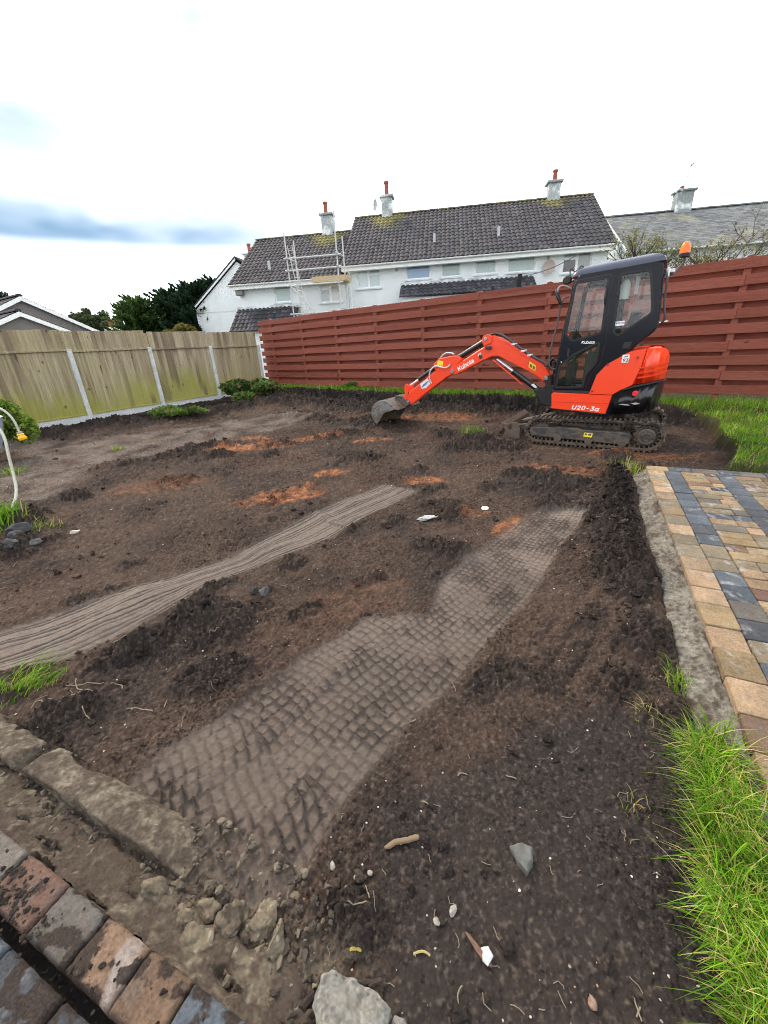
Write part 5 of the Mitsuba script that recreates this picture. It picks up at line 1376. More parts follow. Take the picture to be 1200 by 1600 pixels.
bush('garden_shrub', np.array([-9.8, 23.0, 2.0]), (1.35, .9, .95), 5200, .09, [[.13, .12, .03], [.16, .13, .04], [.09, .10, .03]], 'rounded olive brown bush in front of the dark conifers', 520)
bush('distant_tree', np.array([-25.4, 40.0, 4.1]), (1.5, 1.2, 1.5), 2600, .16, [[.07, .10, .05], [.10, .12, .06]], 'thin grey green tree behind the bungalow roof', 521, 'tree', 14, clump=.32)
bush('distant_tree', np.array([-23.9, 40.5, 3.8]), (1.3, 1.2, 1.5), 2600, .15, [[.08, .11, .06], [.11, .13, .075]], 'pale bare looking tree between the bungalow and the conifers', 522, 'tree', 14, clump=.30)
bush('distant_tree', np.array([-26.5, 32.0, 5.4]), (1.2, 1.2, .9), 2200, .13, [[.03, .05, .025]], 'dark treetop at the left edge above the bungalow roof', 523, 'tree', 10)
k = thing('distant_chimney', 'small red chimney stack with white base showing above the left fence', 'chimney')
put('stack', cbox(-23.62, -23.12, 39.8, 40.3, 3.2, 4.50, .02), 'm_matte', col=[.32, .10, .07], parent=k); put('base', cbox(-23.9, -22.55, 39.7, 40.4, 2.4, 3.95, .02), 'm_satin', col=[.72, .74, .74], parent=k)


def airy_tree(base, limbs, col, label, seed, leaf=.055, nl=60):
    g = np.random.default_rng(seed); t = thing('airy_tree', label, 'tree', 'thin leaved trees behind the red fence')
    wood, P = [], []
    def grow(p, d, l, r, dep):
        q = spline([p, p + d * l * .5 + g.normal(0, l * .06, 3), p + d * l + g.normal(0, l * .08, 3)], 6); wood.append(tube(q, np.linspace(r, r * .6, 6), 5))
        if dep >= 2: P.append(q[2:] + g.normal(0, .05, (4, 3)))
        if dep < 4:
            for _ in range(3 if dep else limbs):
                e = d + g.normal(0, .55, 3); e[2] = e[2] * .8 + .28; e /= np.linalg.norm(e); f = g.uniform(.45, .95); grow(q[int(5 * f)], e, l * g.uniform(.55, .8), r * .58, dep + 1)
    grow(np.asarray(base, float), np.array([.0, 0, 1.0]), 2.0, .07, 0)
    put('trunk', cat(wood), 'm_matte', col=[.075, .062, .05], parent=t)
    C = np.vstack(P); C = C[g.integers(0, len(C), len(C) * nl // 40)] + g.normal(0, .10, (len(C) * nl // 40, 3))
    m, c = leaves(C, np.full(len(C), leaf), np.asarray(col) * g.uniform(.6, 1.5, (len(C), 1)), seed + 3, 1.9); put('crown', m, 'm_leaf', col=c, parent=t)


airy_tree([9.4, 15.9, .9], 6, [.19, .20, .09], 'thin leaved tree left of the orange beacon behind the red fence', 540, nl=48)
airy_tree([11.9, 15.6, .7], 6, [.19, .18, .09], 'thin leaved tree right of the orange beacon behind the red fence', 543, nl=48)

# plants inside the garden
bush('garden_shrub', np.array([-6.45, 6.6, .30]), (.75, .7, .78), 7000, .045, [[.12, .24, .03], [.08, .17, .03], [.20, .30, .05], [.20, .24, .06]], 'leafy green shrub at the left edge in front of the old fence', 550, lobes=12)
bush('cut_branches', np.array([-3.75, 12.5, .26]), (1.15, .85, .48), 6000, .075, [[.06, .13, .03], [.035, .085, .03], [.10, .17, .05], [.16, .12, .05]], 'heap of cut green branches in the corner where the fences meet', 551, 'branches', 14, clump=.34)
bush('fence_weeds', np.array([-4.75, 9.9, .24]), (.75, .35, .20), 900, .055, [[.10, .19, .04], [.06, .13, .03], [.18, .17, .07]], 'low weeds along the foot of the old fence near the third post', 552, 'weeds', 10)
bush('creeping_weeds', np.array([-.6, 12.85, .33]), (.9, .25, .16), 700, .06, [[.10, .21, .04], [.14, .26, .05]], 'low green weeds at the left end of the red fence', 553, 'weeds', 8, wood=False)
# ------------------------------------------------------------------ the excavator
# local frame: x forwards, y to the machine's left (towards us), z up
XO = np.array([2.683, 6.576, 0]); XF = np.array([-.831, .5563, 0]); XL = np.array([-.5563, -.831, 0])
MX = frame(XO, XF, XL, [0, 0, 1])
ex = thing('mini_excavator', 'orange and black tracked mini excavator with glazed cab standing in front of the red fence', 'excavator')
ORA, BLK, NAVY, RUB, STL = np.array([.84, .056, .014]), np.array([.012, .012, .014]), np.array([.011, .0125, .019]), np.array([.026, .024, .023]), np.array([.55, .56, .58])
X = lambda n, m, b, col=None, parent=None, smooth=35: put(n, m, b, col=col, M=MX, smooth=smooth, parent=parent or ex)


def mud(m, base, seed, amt=.5, zt=.45):
    """Vertex colours: dried mud spattered over the base colour, thicker low down."""
    m = tm(m); m.merge_vertices(); m = m.subdivide_to_size(.03, max_iter=8) if hasattr(m, 'subdivide_to_size') else m
    m = trimesh.graph.smooth_shade(m, angle=math.radians(35), facet_minarea=None); v = np.array(m.vertices)
    n = meshkit.noise(v * 14, seed) * .5 + meshkit.noise(v * 37, seed + 1) * .3 + meshkit.noise(v * 90, seed + 2) * .2
    w = sstep(.62 - amt * .4, .82 - amt * .4, n + .18 * (1 - v[:, 2] / zt))[:, None]
    return m, np.asarray(base) * (1 - w) + np.array([.095, .072, .055]) * w


def XM(n, m, base, seed, amt=.5, b='m_satin', parent=None):
    m, c = mud(m, base, seed, amt); return put(n, m, b, col=c, M=MX, smooth=True, parent=parent or ex)


def loop(c0, r0, c1, r1, n=30):
    """Outline of a belt round two wheels, clockwise from below; evenly spaced points."""
    h = Polygon(np.vstack([np.stack([c[0] + r * np.cos(t), c[1] + r * np.sin(t)], 1) for c, r in ((c0, r0), (c1, r1)) for t in [np.linspace(0, 6.2832, 96)]])).convex_hull if False else shapely.MultiPoint(np.vstack([np.stack([c[0] + r * np.cos(t), c[1] + r * np.sin(t)], 1) for c, r in ((c0, r0), (c1, r1)) for t in [np.linspace(0, 6.2832, 96)]])).convex_hull
    ln = h.exterior; return h, np.array([ln.interpolate(s, normalized=True).coords[0] for s in np.arange(n) / n])


ID, SP = (-.075, .212), (-1.455, .215)
for sgn, nm in ((1, 'left'), (-1, 'right')):
    y0, y1 = (.445, .700) if sgn > 0 else (-.700, -.445)
    hull, pts = loop(ID, .165, SP, .180, 64)
    tr = XM('track', side(Polygon(hull.buffer(.012).exterior.coords, [hull.buffer(-.022).exterior.coords]), y0 + .012, y1 - .012, .006), RUB * .8, 600 + sgn, .35, 'm_matte')
    lugs = []
    for q in range(64):
        p, nx_ = pts[q], pts[(q + 1) % 64] - pts[q - 1]; nx_ /= np.linalg.norm(nx_); no = np.array([nx_[1], -nx_[0]])
        if np.dot(no, p - np.array([-.77, .213])) < 0: no = -no
        a, b = p + no * .008, p + no * .034
        h_ = .0125; P = np.array([a - nx_ * h_ * 1.35, b - nx_ * h_, b + nx_ * h_, a + nx_ * h_ * 1.35])
        if Polygon(P).exterior.is_ccw is False: P = P[::-1]
        st = (q % 2) * .0
        lugs.append(side(P, y0 + (.0 if q % 2 else .02), y1 - (.02 if q % 2 else 0), .003))
    XM('lug', cat(lugs), RUB * .9, 603 + sgn, .50, 'm_matte', tr); labels[tr + '__lug'] = {'kind': 'stuff'}
    ins = []
    for q in range(64):
        p, nx_ = pts[q], pts[(q + 1) % 64] - pts[q - 1]; nx_ /= np.linalg.norm(nx_); no = np.array([nx_[1], -nx_[0]])
        if np.dot(no, p - np.array([-.77, .213])) < 0: no = -no
        a, b = p - no * .052, p - no * .012; P = np.array([a - nx_ * .008, b - nx_ * .011, b + nx_ * .011, a + nx_ * .008])
        if not Polygon(P).exterior.is_ccw: P = P[::-1]
        ins.append(side(P, (y0 + y1) / 2 - .05, (y0 + y1) / 2 + .09 * (1 if sgn > 0 else -1) if sgn > 0 else (y0 + y1) / 2 + .05, .002))
    XM('guide', cat(ins), RUB * 1.3, 609 + sgn, .8, 'm_matte', tr); labels[tr + '__guide'] = {'kind': 'stuff'}
    ya, yb = (y0 + .05, y1 - .022) if sgn > 0 else (y0 + .022, y1 - .05)
    fr_ = XM('track_frame', side([(.03, .13), (.055, .20), (.03, .262), (-.30, .262), (-.36, .275), (-.60, .275), (-.66, .258), (-1.235, .252), (-1.28, .20), (-1.27, .10), (-1.18, .085), (-.30, .115)], ya, yb, .010), np.array([.035, .037, .042]), 620 + sgn, .38)
    for q, (rx, rz, rr_) in enumerate(((-.36, .108, .048), (-.77, .098, .048), (-1.19, .090, .048))):
        XM('track_roller', cyl_y(rx, rz, rr_, ya - .01, yb + .012 if sgn > 0 else yb, 20), [.04, .038, .036], 630 + q, .6)
    th = np.linspace(0, 2 * np.pi, 12 * 4, endpoint=False); R_ = np.where((np.arange(48) % 4) < 2, .160, .135)
    spk = XM('sprocket', side(np.stack([SP[0] + R_ * np.cos(th), SP[1] + R_ * np.sin(th)], 1), (y0 + y1) / 2 - .02, (y0 + y1) / 2 + .03, .004), [.05, .046, .042], 640 + sgn, .6)
    XM('hub', cat(cyl_y(SP[0], SP[1], .105, ya, yb + .012 * sgn, 28, .008), cyl_y(SP[0], SP[1], .060, ya + .01, yb + .026 * sgn, 24, .006)), [.035, .034, .033], 644 + sgn, .45, parent=spk)
    for q in range(8):
        a = q * math.pi / 4; XM('hub_bolt', cyl_y(SP[0] + .085 * math.cos(a), SP[1] + .085 * math.sin(a), .009, yb - .01, yb + .020 if sgn > 0 else yb, 6, .002), [.06, .055, .05], 650 + q, .4, parent=spk)
    XM('idler_wheel', cyl_y(ID[0], ID[1], .140, (y0 + y1) / 2 - .03, (y0 + y1) / 2 + .03, 28, .01), [.045, .042, .04], 646 + sgn, .7)
    if sgn > 0:
        X('yellow_sticker', side([(-.70, .165), (-.705, .222), (-.815, .217), (-.81, .160)], yb + .001, yb + .003, 0), 'm_satin', [.80, .60, .02]); labels[ex + '__yellow_sticker'] = {'label': 'yellow warning sticker on the track frame'}
        X('sticker_print', cat(side([(-.715, .188), (-.717, .212), (-.745, .211), (-.743, .187)], yb + .0035, yb + .0045, 0), side([(-.755, .186), (-.757, .210), (-.800, .208), (-.798, .184)], yb + .0035, yb + .0045, 0)), 'm_satin', [.12, .09, .02], smooth=False)
XM('undercarriage', cat(cbox(-1.15, -.35, -.50, .50, .17, .33, .02), cbox(-.98, -.52, -.30, .30, .30, .42, .02)), BLK * 2, 660, .6)
thr = np.linspace(0, 2 * np.pi, 40, endpoint=False)
X('slew_ring', bevel(np.stack([-.75 + .34 * np.cos(thr), .34 * np.sin(thr)], 1), .08, .008).apply_translation([0, 0, .41]), 'm_satin', [.03, .03, .03])
# dozer blade with its arms
bl = XM('dozer_blade', side([(.44, .005), (.475, .0), (.455, .08), (.42, .15), (.44, .22), (.50, .285), (.485, .295), (.415, .235), (.392, .15), (.425, .07)], -.70, .62, .004), [.055, .045, .038], 670, .9)
for yy in (-.22, .22): XM('blade_arm', side([(.41, .09), (.41, .19), (-.30, .27), (-.30, .18)], yy - .04, yy + .04, .006), BLK * 2, 671, .6, parent=bl)
XM('blade_end', side([(.20, .06), (.28, .03), (.36, .06), (.40, .01), (.47, .0), (.45, .10), (.42, .16), (.46, .24), (.50, .285), (.42, .27), (.37, .17), (.33, .20), (.34, .29), (.25, .30), (.20, .20)], .615, .635, .003), [.05, .043, .038], 672, .8, parent=bl)
XM('blade_cylinder', tube([(-.2, 0, .36), (.30, 0, .22)], .035, 10), BLK * 1.5, 673, .4, parent=bl)

# upper structure: side profiles cut by the rounded plan of the machine
th = np.linspace(-np.pi / 2, np.pi / 2, 17)
plan = np.vstack([[(-.15, .55), (-.15, -.55)], [(-.22, -.60)], np.stack([-1.05 - .48 * np.cos(th) ** .75, .60 * np.sin(th)], 1), [(-.22, .60)]])
PLAN = Polygon(plan).buffer(0)


def shell(prof, grow=0, z0=.2, z1=2.6, b=.012):
    a = man(side(prof, -.75, .75, 0)); p = PLAN.buffer(grow, quad_segs=6); m = bevel(p, z1 - z0, 0); m.apply_translation([0, 0, z0])
    return tm(a ^ man(m))


X('base_cover', shell(Polygon([(-.19, .738), (-.215, .53), (-.925, .480), (-.972, .726)]).buffer(-.012).buffer(.012), 0), 'm_gloss', ORA)
X('counterweight', shell(Polygon([(-.970, .726), (-1.075, .800), (-1.20, .845), (-1.44, .890), (-1.54, .868), (-1.525, .70), (-1.50, .555), (-1.42, .508), (-.926, .470)]).buffer(-.012).buffer(.012), .012), 'm_gloss', BLK)
X('counterweight_rim', shell(Polygon([(-1.09, .812), (-1.08, .792), (-1.20, .834), (-1.44, .878), (-1.56, .856), (-1.56, .876), (-1.44, .900), (-1.20, .856)]), .024), 'm_gloss', BLK * 2)
X('side_hood', shell(Polygon([(-.685, .742), (-.968, .736), (-1.060, .800), (-1.18, .862), (-1.240, 1.075), (-1.268, 1.296), (-1.15, 1.286), (-1.06, 1.255), (-.845, 1.118), (-.745, .99)]).buffer(-.006).buffer(.006), -.006), 'm_gloss', ORA)
X('rear_hood', shell(Polygon([(-1.188, .866), (-1.44, .906), (-1.56, .895), (-1.56, 1.12), (-1.50, 1.26), (-1.42, 1.302), (-1.276, 1.302), (-1.248, 1.075)]).buffer(-.012).buffer(.012), .004), 'm_gloss', ORA)
for q in range(3):
    z_ = .955 + q * .060
    X('hood_louvre', shell(Polygon([(-1.225 - .004 * q, z_ - .014), (-1.225 - .004 * q, z_ + .004), (-1.56, z_ + .045), (-1.56, z_ + .027)]), .010), 'm_gloss', ORA * .75)
X('cover_line', shell(Polygon([(-.21, .622), (-.21, .632), (-.96, .628), (-.955, .618)]), .005), 'm_gloss', ORA * .8)
for nm, xx, zz in (('hood_bolt', -.86, 1.12), ('hood_lock', -1.19, 1.20), ('hood_bolt', -.72, .78)):
    X(nm, cyl_y(xx, zz, .014, .585, .604, 16), 'm_satin', ORA * .35)
X('red_reflector', cyl_y(-1.232, .758, .034, .50, .622, 24), 'm_gloss', [.75, .02, .03]); labels[ex + '__red_reflector'] = {'label': 'round red reflector on the black counterweight'}
X('noise_sticker', side([(-1.012, 1.14), (-1.015, 1.235), (-1.095, 1.238), (-1.092, 1.142)], .590, .5985, 0), 'm_satin', [.75, .76, .74]); labels[ex + '__noise_sticker'] = {'label': 'white noise level sticker on the orange side'}


def lettering(name, text, h, x, z, y, col, ang=0, parent=None, bold=True, shear=0, stretch=1, b='m_satin'):
    m = meshkit.text_mesh(text, h, .0016, bold); V = np.array(m.vertices); V[:, 0] = V[:, 0] * stretch + shear * V[:, 1]
    c, s = math.cos(ang), math.sin(ang); V[:, :2] = V[:, :2] @ np.array([[c, s], [-s, c]])
    V = np.c_[x - V[:, 0], y + V[:, 2], z + V[:, 1]]                    # seen from the left side, reading towards the rear
    put(name, (V, np.asarray(m.faces)), b, col=col, M=MX, parent=parent or ex); 


lettering('sticker_number', '93', .040, -1.022, 1.150, .5990, [.03, .03, .03], bold=True)
lettering('sticker_unit', 'LwA', .018, -1.028, 1.208, .5990, [.03, .03, .03])
lettering('model_lettering', 'U20-3α', .056, -.478, .528, .6015, [.82, .82, .80], ang=-.045, shear=.22, stretch=1.16)
X('counterweight_mark', cat(shell(Polygon([(-1.06, .612), (-1.10, .622), (-1.17, .618), (-1.20, .600), (-1.13, .604)]), .0145), shell(Polygon([(-1.20, .628), (-1.26, .640), (-1.31, .622), (-1.25, .612)]), .0145)), 'm_metal', [.6, .6, .6], smooth=False)
X('floor', cbox(-1.25, -.18, -.50, .50, .735, .765, .005), 'm_satin', BLK)
# swing post and boom bracket at the front
X('swing_post', side(Polygon([(-.22, .50), (-.05, .485), (.03, .52), (.16, .69), (.165, .73), (.11, .735), (.02, .72), (.0, .80), (.03, .88), (.0, .94), (-.06, .95), (-.10, .80), (-.22, .78)]).buffer(-.01).buffer(.01), -.13, .13, .010), 'm_satin', BLK)
X('hose_bundle', cat([tube(spline([(-.10, .06 * q, .96), (-.03, .06 * q, 1.10 + .02 * q), (.02, .05 * q, 1.07), (.05, .04 * q, 1.10)], 12), .014, 6) for q in (-1, 0, 1, 1.6)]), 'm_satin', BLK, smooth=True)

# boom, dipper, rams, bucket, all on the centre line
boom = X('boom', side(Polygon([(-.045, .91), (-.02, .855), (.05, .85), (.133, .912), (.414, 1.098), (.56, 1.175), (.70, 1.222), (.80, 1.240), (.895, 1.236), (1.05, 1.172), (1.334, 1.038), (1.50, .962), (1.60, .955), (1.64, 1.00), (1.62, 1.06), (1.45, 1.150), (1.162, 1.315), (1.04, 1.385), (1.01, 1.44), (.96, 1.53), (.88, 1.540), (.799, 1.518), (.685, 1.458), (.428, 1.275), (.153, 1.118), (.017, 1.035)]).buffer(-.012).buffer(.02).buffer(-.008), -.075, .075, .010), 'm_gloss', ORA)
for s_ in (-1, 1):
    X('boom_plate', side([(.905, 1.44), (1.03, 1.40), (1.06, 1.46), (1.05, 1.55), (.98, 1.575), (.90, 1.55)], s_ * .088 - .012, s_ * .088 + .012, .004), 'm_gloss', ORA, parent=boom)
    X('boom_edge', side([(.03, 1.035), (.153, 1.108), (.428, 1.265), (.685, 1.448), (.685, 1.470), (.428, 1.287), (.153, 1.13), (.02, 1.05)], s_ * .080 - .006, s_ * .080 + .006, .003), 'm_gloss', ORA, parent=boom)
X('boom_pin', cat(cyl_y(.0, .905, .03, -.14, .14), cyl_y(1.00, 1.50, .025, -.115, .115)), 'm_metal', STL * .6, parent=boom)
X('boom_sticker', side([(.185, 1.00), (.180, 1.085), (.285, 1.15), (.29, 1.065)], .0755, .0775, 0), 'm_satin', [.80, .58, .02], parent=boom); labels[boom + '__boom_sticker'] = {'label': 'yellow warning sticker near the foot of the boom'}
X('boom_sticker_print', cat(side([(.197, 1.02), (.194, 1.068), (.225, 1.088), (.228, 1.04)], .078, .079, 0), side([(.240, 1.05), (.238, 1.095), (.272, 1.115), (.274, 1.07)], .078, .079, 0)), 'm_satin', [.14, .09, .02], parent=boom, smooth=False)
lettering('boom_lettering', 'Kubota', .070, 1.470, 1.010, .0765, [.84, .84, .82], ang=.475, parent=boom, shear=.0)
X('boom_badge', side([(1.095, 1.195), (1.045, 1.222), (1.075, 1.300), (1.125, 1.275)], .0755, .0775, 0), 'm_satin', [.03, .03, .03], parent=boom)
lettering('badge_lettering', 'PX', .035, 1.118, 1.245, .078, [.84, .84, .82], ang=.475, parent=boom)
for q, (xx, zz) in enumerate(((.30, 1.235), (.40, 1.30), (.56, 1.405))):
    X('hose_clamp', cbox(xx - .03, xx + .03, -.06, .085, zz - .012, zz + .016, .004), 'm_satin', [.6, .6, .6], parent=boom)
X('boom_hose', cat([tube(spline([(.02, y_, 1.09), (.16, y_, 1.165), (.43, y_, 1.325), (.70, y_, 1.515), (.84, y_, 1.575), (.96, y_, 1.555)], 24), .012, 6) for y_ in (-.03, 0, .03, .06)]), 'm_satin', BLK * 1.6, parent=boom, smooth=True)
X('work_lamp', cbox(.90, .99, .085, .135, 1.345, 1.395, .008), 'm_satin', [.02, .02, .02], parent=boom)


def ram(name, a, b, r, f, y=0, parent=None, col=BLK):
    a, b = np.array([a[0], y, a[1]]), np.array([b[0], y, b[1]]); m_ = a + (b - a) * f
    k = X(name, cat(tube([a, m_], r, 16), tube([m_ - (b - a) * .03, m_], r * 1.15, 16)), 'm_gloss', col, smooth=40)
    put('rod', tube([m_, b], r * .52, 12), 'm_metal', col=STL * 1.3, M=MX, smooth=40, parent=k); return k


bc = ram('boom_ram', (.10, .70), (.83, 1.185), .046, .62)
X('ram_sticker', side([(.165, .742), (.14, .765), (.205, .815), (.232, .79)], .0465, .0475, 0), 'm_satin', [.8, .8, .8], parent=bc)
X('ram_guard', side([(.365, .785), (.375, .812), (.86, 1.188), (.89, 1.180)], .055, .070, .004), 'm_gloss', ORA, parent=bc)
ram('arm_ram', (.985, 1.505), (1.56, 1.195), .047, .88)
dip = X('dipper', side(Polygon([(1.42, 1.215), (1.47, 1.252), (1.60, 1.262), (1.85, 1.225), (1.955, 1.130), (1.94, 1.06), (1.90, 1.02), (2.15, .855), (2.38, .700), (2.47, .62), (2.52, .52), (2.505, .43), (2.45, .405), (2.38, .440), (2.0, .705), (1.72, .90), (1.58, .965), (1.545, 1.02), (1.53, 1.10), (1.46, 1.15)]).buffer(-.012).buffer(.02).buffer(-.008), -.068, .068, .010), 'm_gloss', ORA)
X('dipper_pin', cat(cyl_y(1.585, 1.01, .032, -.095, .095), cyl_y(1.90, 1.10, .024, -.09, .09), cyl_y(2.47, .47, .028, -.12, .12)), 'm_metal', STL * .6, parent=dip)
X('dipper_sticker', side([(1.77, 1.105), (1.76, 1.18), (1.86, 1.195), (1.885, 1.12)], .0685, .0705, 0), 'm_satin', [.80, .60, .02], parent=dip); labels[dip + '__dipper_sticker'] = {'label': 'yellow sticker at the top of the dipper arm'}
X('dipper_label', side([(2.015, .80), (2.07, .895), (2.22, .795), (2.20, .705), (2.10, .725)], .0685, .0705, 0), 'm_satin', [.62, .66, .72], parent=dip); labels[dip + '__dipper_label'] = {'label': 'pale blue and white label on the dipper arm'}
for q in range(3):
    a_ = np.array([2.05 + .018 * q, .845 - .026 * q]); d_ = np.array([.115, -.078])
    X('label_print', side([a_, a_ + d_, a_ + d_ + [.004, .011], a_ + [.004, .011]][::-1], .071, .072, 0), 'm_satin', [.10, .16, .33], parent=dip, smooth=False)
X('dipper_hose', cat([tube(spline(p, 20), .012, 7) for p in ([(1.62, .09, 1.13), (1.74, .10, 1.075), (1.90, .10, 1.10), (2.0, .10, 1.02), (2.02, .09, .90), (1.98, .085, .80)], [(1.55, .09, 1.29), (1.70, .10, 1.31), (1.80, .09, 1.24)])]), 'm_satin', [.55, .56, .57], smooth=True, parent=dip)
ram('bucket_ram', (1.93, 1.085), (2.46, .760), .038, .66)
lk = X('bucket_link', cat([side(Polygon([(2.44, .76), (2.50, .80), (2.55, .76), (2.545, .60), (2.62, .50), (2.60, .43), (2.555, .44), (2.49, .56)]).buffer(-.01).buffer(.01), s_ * .085 - .010, s_ * .085 + .010, .004) for s_ in (-1, 1)]), 'm_gloss', ORA)
labels[lk] = {'kind': 'stuff'}; del labels[lk]
# quick hitch and wide ditching bucket
hitch = XM('hitch', side(Polygon([(2.43, .42), (2.50, .50), (2.62, .58), (2.74, .58), (2.76, .50), (2.66, .42), (2.56, .36)]).buffer(-.01).buffer(.01), -.12, .12, .008), BLK * 2.2, 680, .55)
th = np.linspace(0, 1, 12)
op = np.array([(2.52, .38), (2.64, .47), (2.80, .535), (2.95, .500), (3.06, .40), (3.095, .29), (3.06, .17), (2.985, .07)])
op = spline(np.c_[op, np.zeros(len(op))], 22)[:, :2]; inn = op[::-1] + np.array([-.013, -.010]) * np.linspace(1, 1, 22)[:, None]
BWD = .45
bk = XM('bucket', side(Polygon(np.vstack([op, inn])).buffer(.001), -BWD, BWD, .002), np.array([.050, .042, .038]), 690, .65)
for s_ in (-1, 1):
    m_, c_ = mud(side(Polygon(np.vstack([op, [(2.90, .17), (2.80, .30), (2.62, .36)]])), s_ * BWD - .008, s_ * BWD + .008, .003), [.17, .17, .165], 692 + s_, .35)
    put('bucket_side', m_, 'm_satin', col=c_, M=MX, smooth=True, parent=bk)
XM('cutting_edge', side([(2.972, .075), (2.998, .08), (3.010, -.005), (3.002, -.012)], -BWD - .012, BWD + .012, .002), [.20, .16, .12], 695, .35, parent=bk)

# the cab
NA = NAVY
side_out = [(-.182, .752), (-.190, 1.098), (-.222, 1.537), (-.277, 1.905), (-.292, 2.140), (-.36, 2.225), (-1.22, 2.285), (-1.282, 2.225), (-1.338, 1.551), (-1.30, 1.49), (-1.10, 1.302), (-.909, .987), (-.672, .755)]
door_out = Polygon([(-.200, .775), (-.208, 1.098), (-.238, 1.537), (-.290, 1.900), (-.302, 2.110), (-.335, 2.165), (-.715, 2.190), (-.760, 2.150), (-.775, 1.50), (-.760, 1.15), (-.640, .98), (-.610, .78)]).buffer(-.03, quad_segs=4).buffer(.03, quad_segs=4)
dw1 = Polygon([(-.325, 2.110), (-.345, 2.130), (-.690, 2.150), (-.715, 2.120), (-.722, 1.535), (-.700, 1.505), (-.39, 1.425), (-.345, 1.44), (-.275, 1.520)]).buffer(-.035).buffer(.035)
dw2 = Polygon([(-.225, .810), (-.245, 1.105), (-.415, 1.255), (-.690, 1.395), (-.712, 1.380), (-.705, 1.14), (-.600, .985), (-.580, .82)]).buffer(-.012).buffer(.012)
sw = Polygon([(-.835, 2.145), (-.86, 2.175), (-1.125, 2.185), (-1.160, 2.150), (-1.245, 1.745), (-1.235, 1.70), (-.905, 1.462), (-.875, 1.48), (-.850, 1.60)]).buffer(-.045).buffer(.045)
wall = Polygon(side_out).buffer(-.035, quad_segs=4).buffer(.035, quad_segs=4)
CW = .490
for sgn in (1, -1):
    y_ = (CW - .045, CW) if sgn > 0 else (-CW, -CW + .045)
    P = wall.difference(sw); P = P.difference(door_out.buffer(-.03))
    k = X('cab_side', side(P, *y_, .013), 'm_cab', NA)
    X('side_glass', sheet(sw.buffer(.006), sgn * (CW - .022)), 'm_glass', None, parent=k, smooth=False)
    rim = sw.buffer(.016).difference(sw.buffer(-.012)); X('window_seal', side(rim, sgn * CW - .004 * (sgn < 0) * 1 - .002, sgn * CW + .004, .001), 'm_satin', BLK * .7, parent=k)
    if sgn > 0: door = X('door', side(door_out.difference(dw1.buffer(-.014)).difference(dw2.buffer(-.010)), CW - .030, CW + .016, .012), 'm_cab', NA)
    else: door = X('right_panel', side(door_out.difference(dw1.buffer(-.014)).difference(dw2.buffer(-.010)), -CW - .005, -CW + .030, .006), 'm_cab', NA)
    for nm, w_ in (('upper_glass', dw1), ('lower_glass', dw2)):
        X(nm, sheet(w_.buffer(.0), sgn * (CW + .002)), 'm_glass', None, parent=door, smooth=False)
        X('glass_seal', side(w_.buffer(.010).difference(w_.buffer(-.014)), sgn * (CW + .012) - .003, sgn * (CW + .012) + .005, .001), 'm_satin', BLK * .7, parent=door)
seam = door_out.buffer(.012).difference(door_out.buffer(.002))
X('door_seam', side(seam, CW - .002, CW + .003, 0), 'm_satin', BLK * .4, parent=door.replace('right_panel', 'door'))
DR = ex + '__door'
X('door_handle', cat(side([(-.985, 1.30), (-1.00, 1.385), (-1.09, 1.385), (-1.075, 1.30)], CW + .001, CW + .010, .002), side([(-.992, 1.315), (-.994, 1.328), (-1.075, 1.328), (-1.073, 1.315)], CW + .012, CW + .028, .004)), 'm_satin', BLK, smooth=False)
X('grab_handle', tube(spline([(-.690, CW + .01, 2.05), (-.698, CW + .05, 2.03), (-.712, CW + .05, 1.86), (-.715, CW + .01, 1.84)], 16), .010, 8), 'm_satin', BLK * 2, parent=DR, smooth=True)
X('door_latch', side([(-.325, 1.22), (-.322, 1.33), (-.35, 1.33), (-.352, 1.22)], CW + .015, CW + .020, .002), 'm_satin', BLK, parent=DR)
X('door_button', cyl_y(-.262, 1.155, .008, CW + .012, CW + .022, 10), 'm_metal', [.8, .8, .8], parent=DR)
X('door_hinge', cat(cyl_y(-.84, 1.95, .02, CW, CW + .02, 10), cyl_y(-1.20, 1.345, .02, CW, CW + .025, 10)), 'm_satin', BLK * 1.5, smooth=False); labels[ex + '__door_hinge'] = {'kind': 'stuff'}
X('red_disc', cyl_y(-.300, 1.50, .020, CW + .004, CW + .008, 16, .001), 'm_satin', [.80, .10, .06], parent=DR); labels[DR + '__red_disc'] = {'label': 'small red sticker in the corner of the door glass'}
lettering('door_lettering', 'Kubota', .036, -.490, 1.385, CW + .0145, [.84, .84, .84], ang=-.03, parent=DR)
X('window_sticker', side([(-.853, 1.582), (-.853, 1.635), (-.968, 1.640), (-.966, 1.588)], CW - .018, CW - .0165, 0), 'm_satin', [.78, .80, .82]); labels[ex + '__window_sticker'] = {'label': 'white sticker on the rear side window'}
lettering('window_sticker_text', 'SERVICE', .018, -.862, 1.608, CW - .0160, [.05, .08, .2])
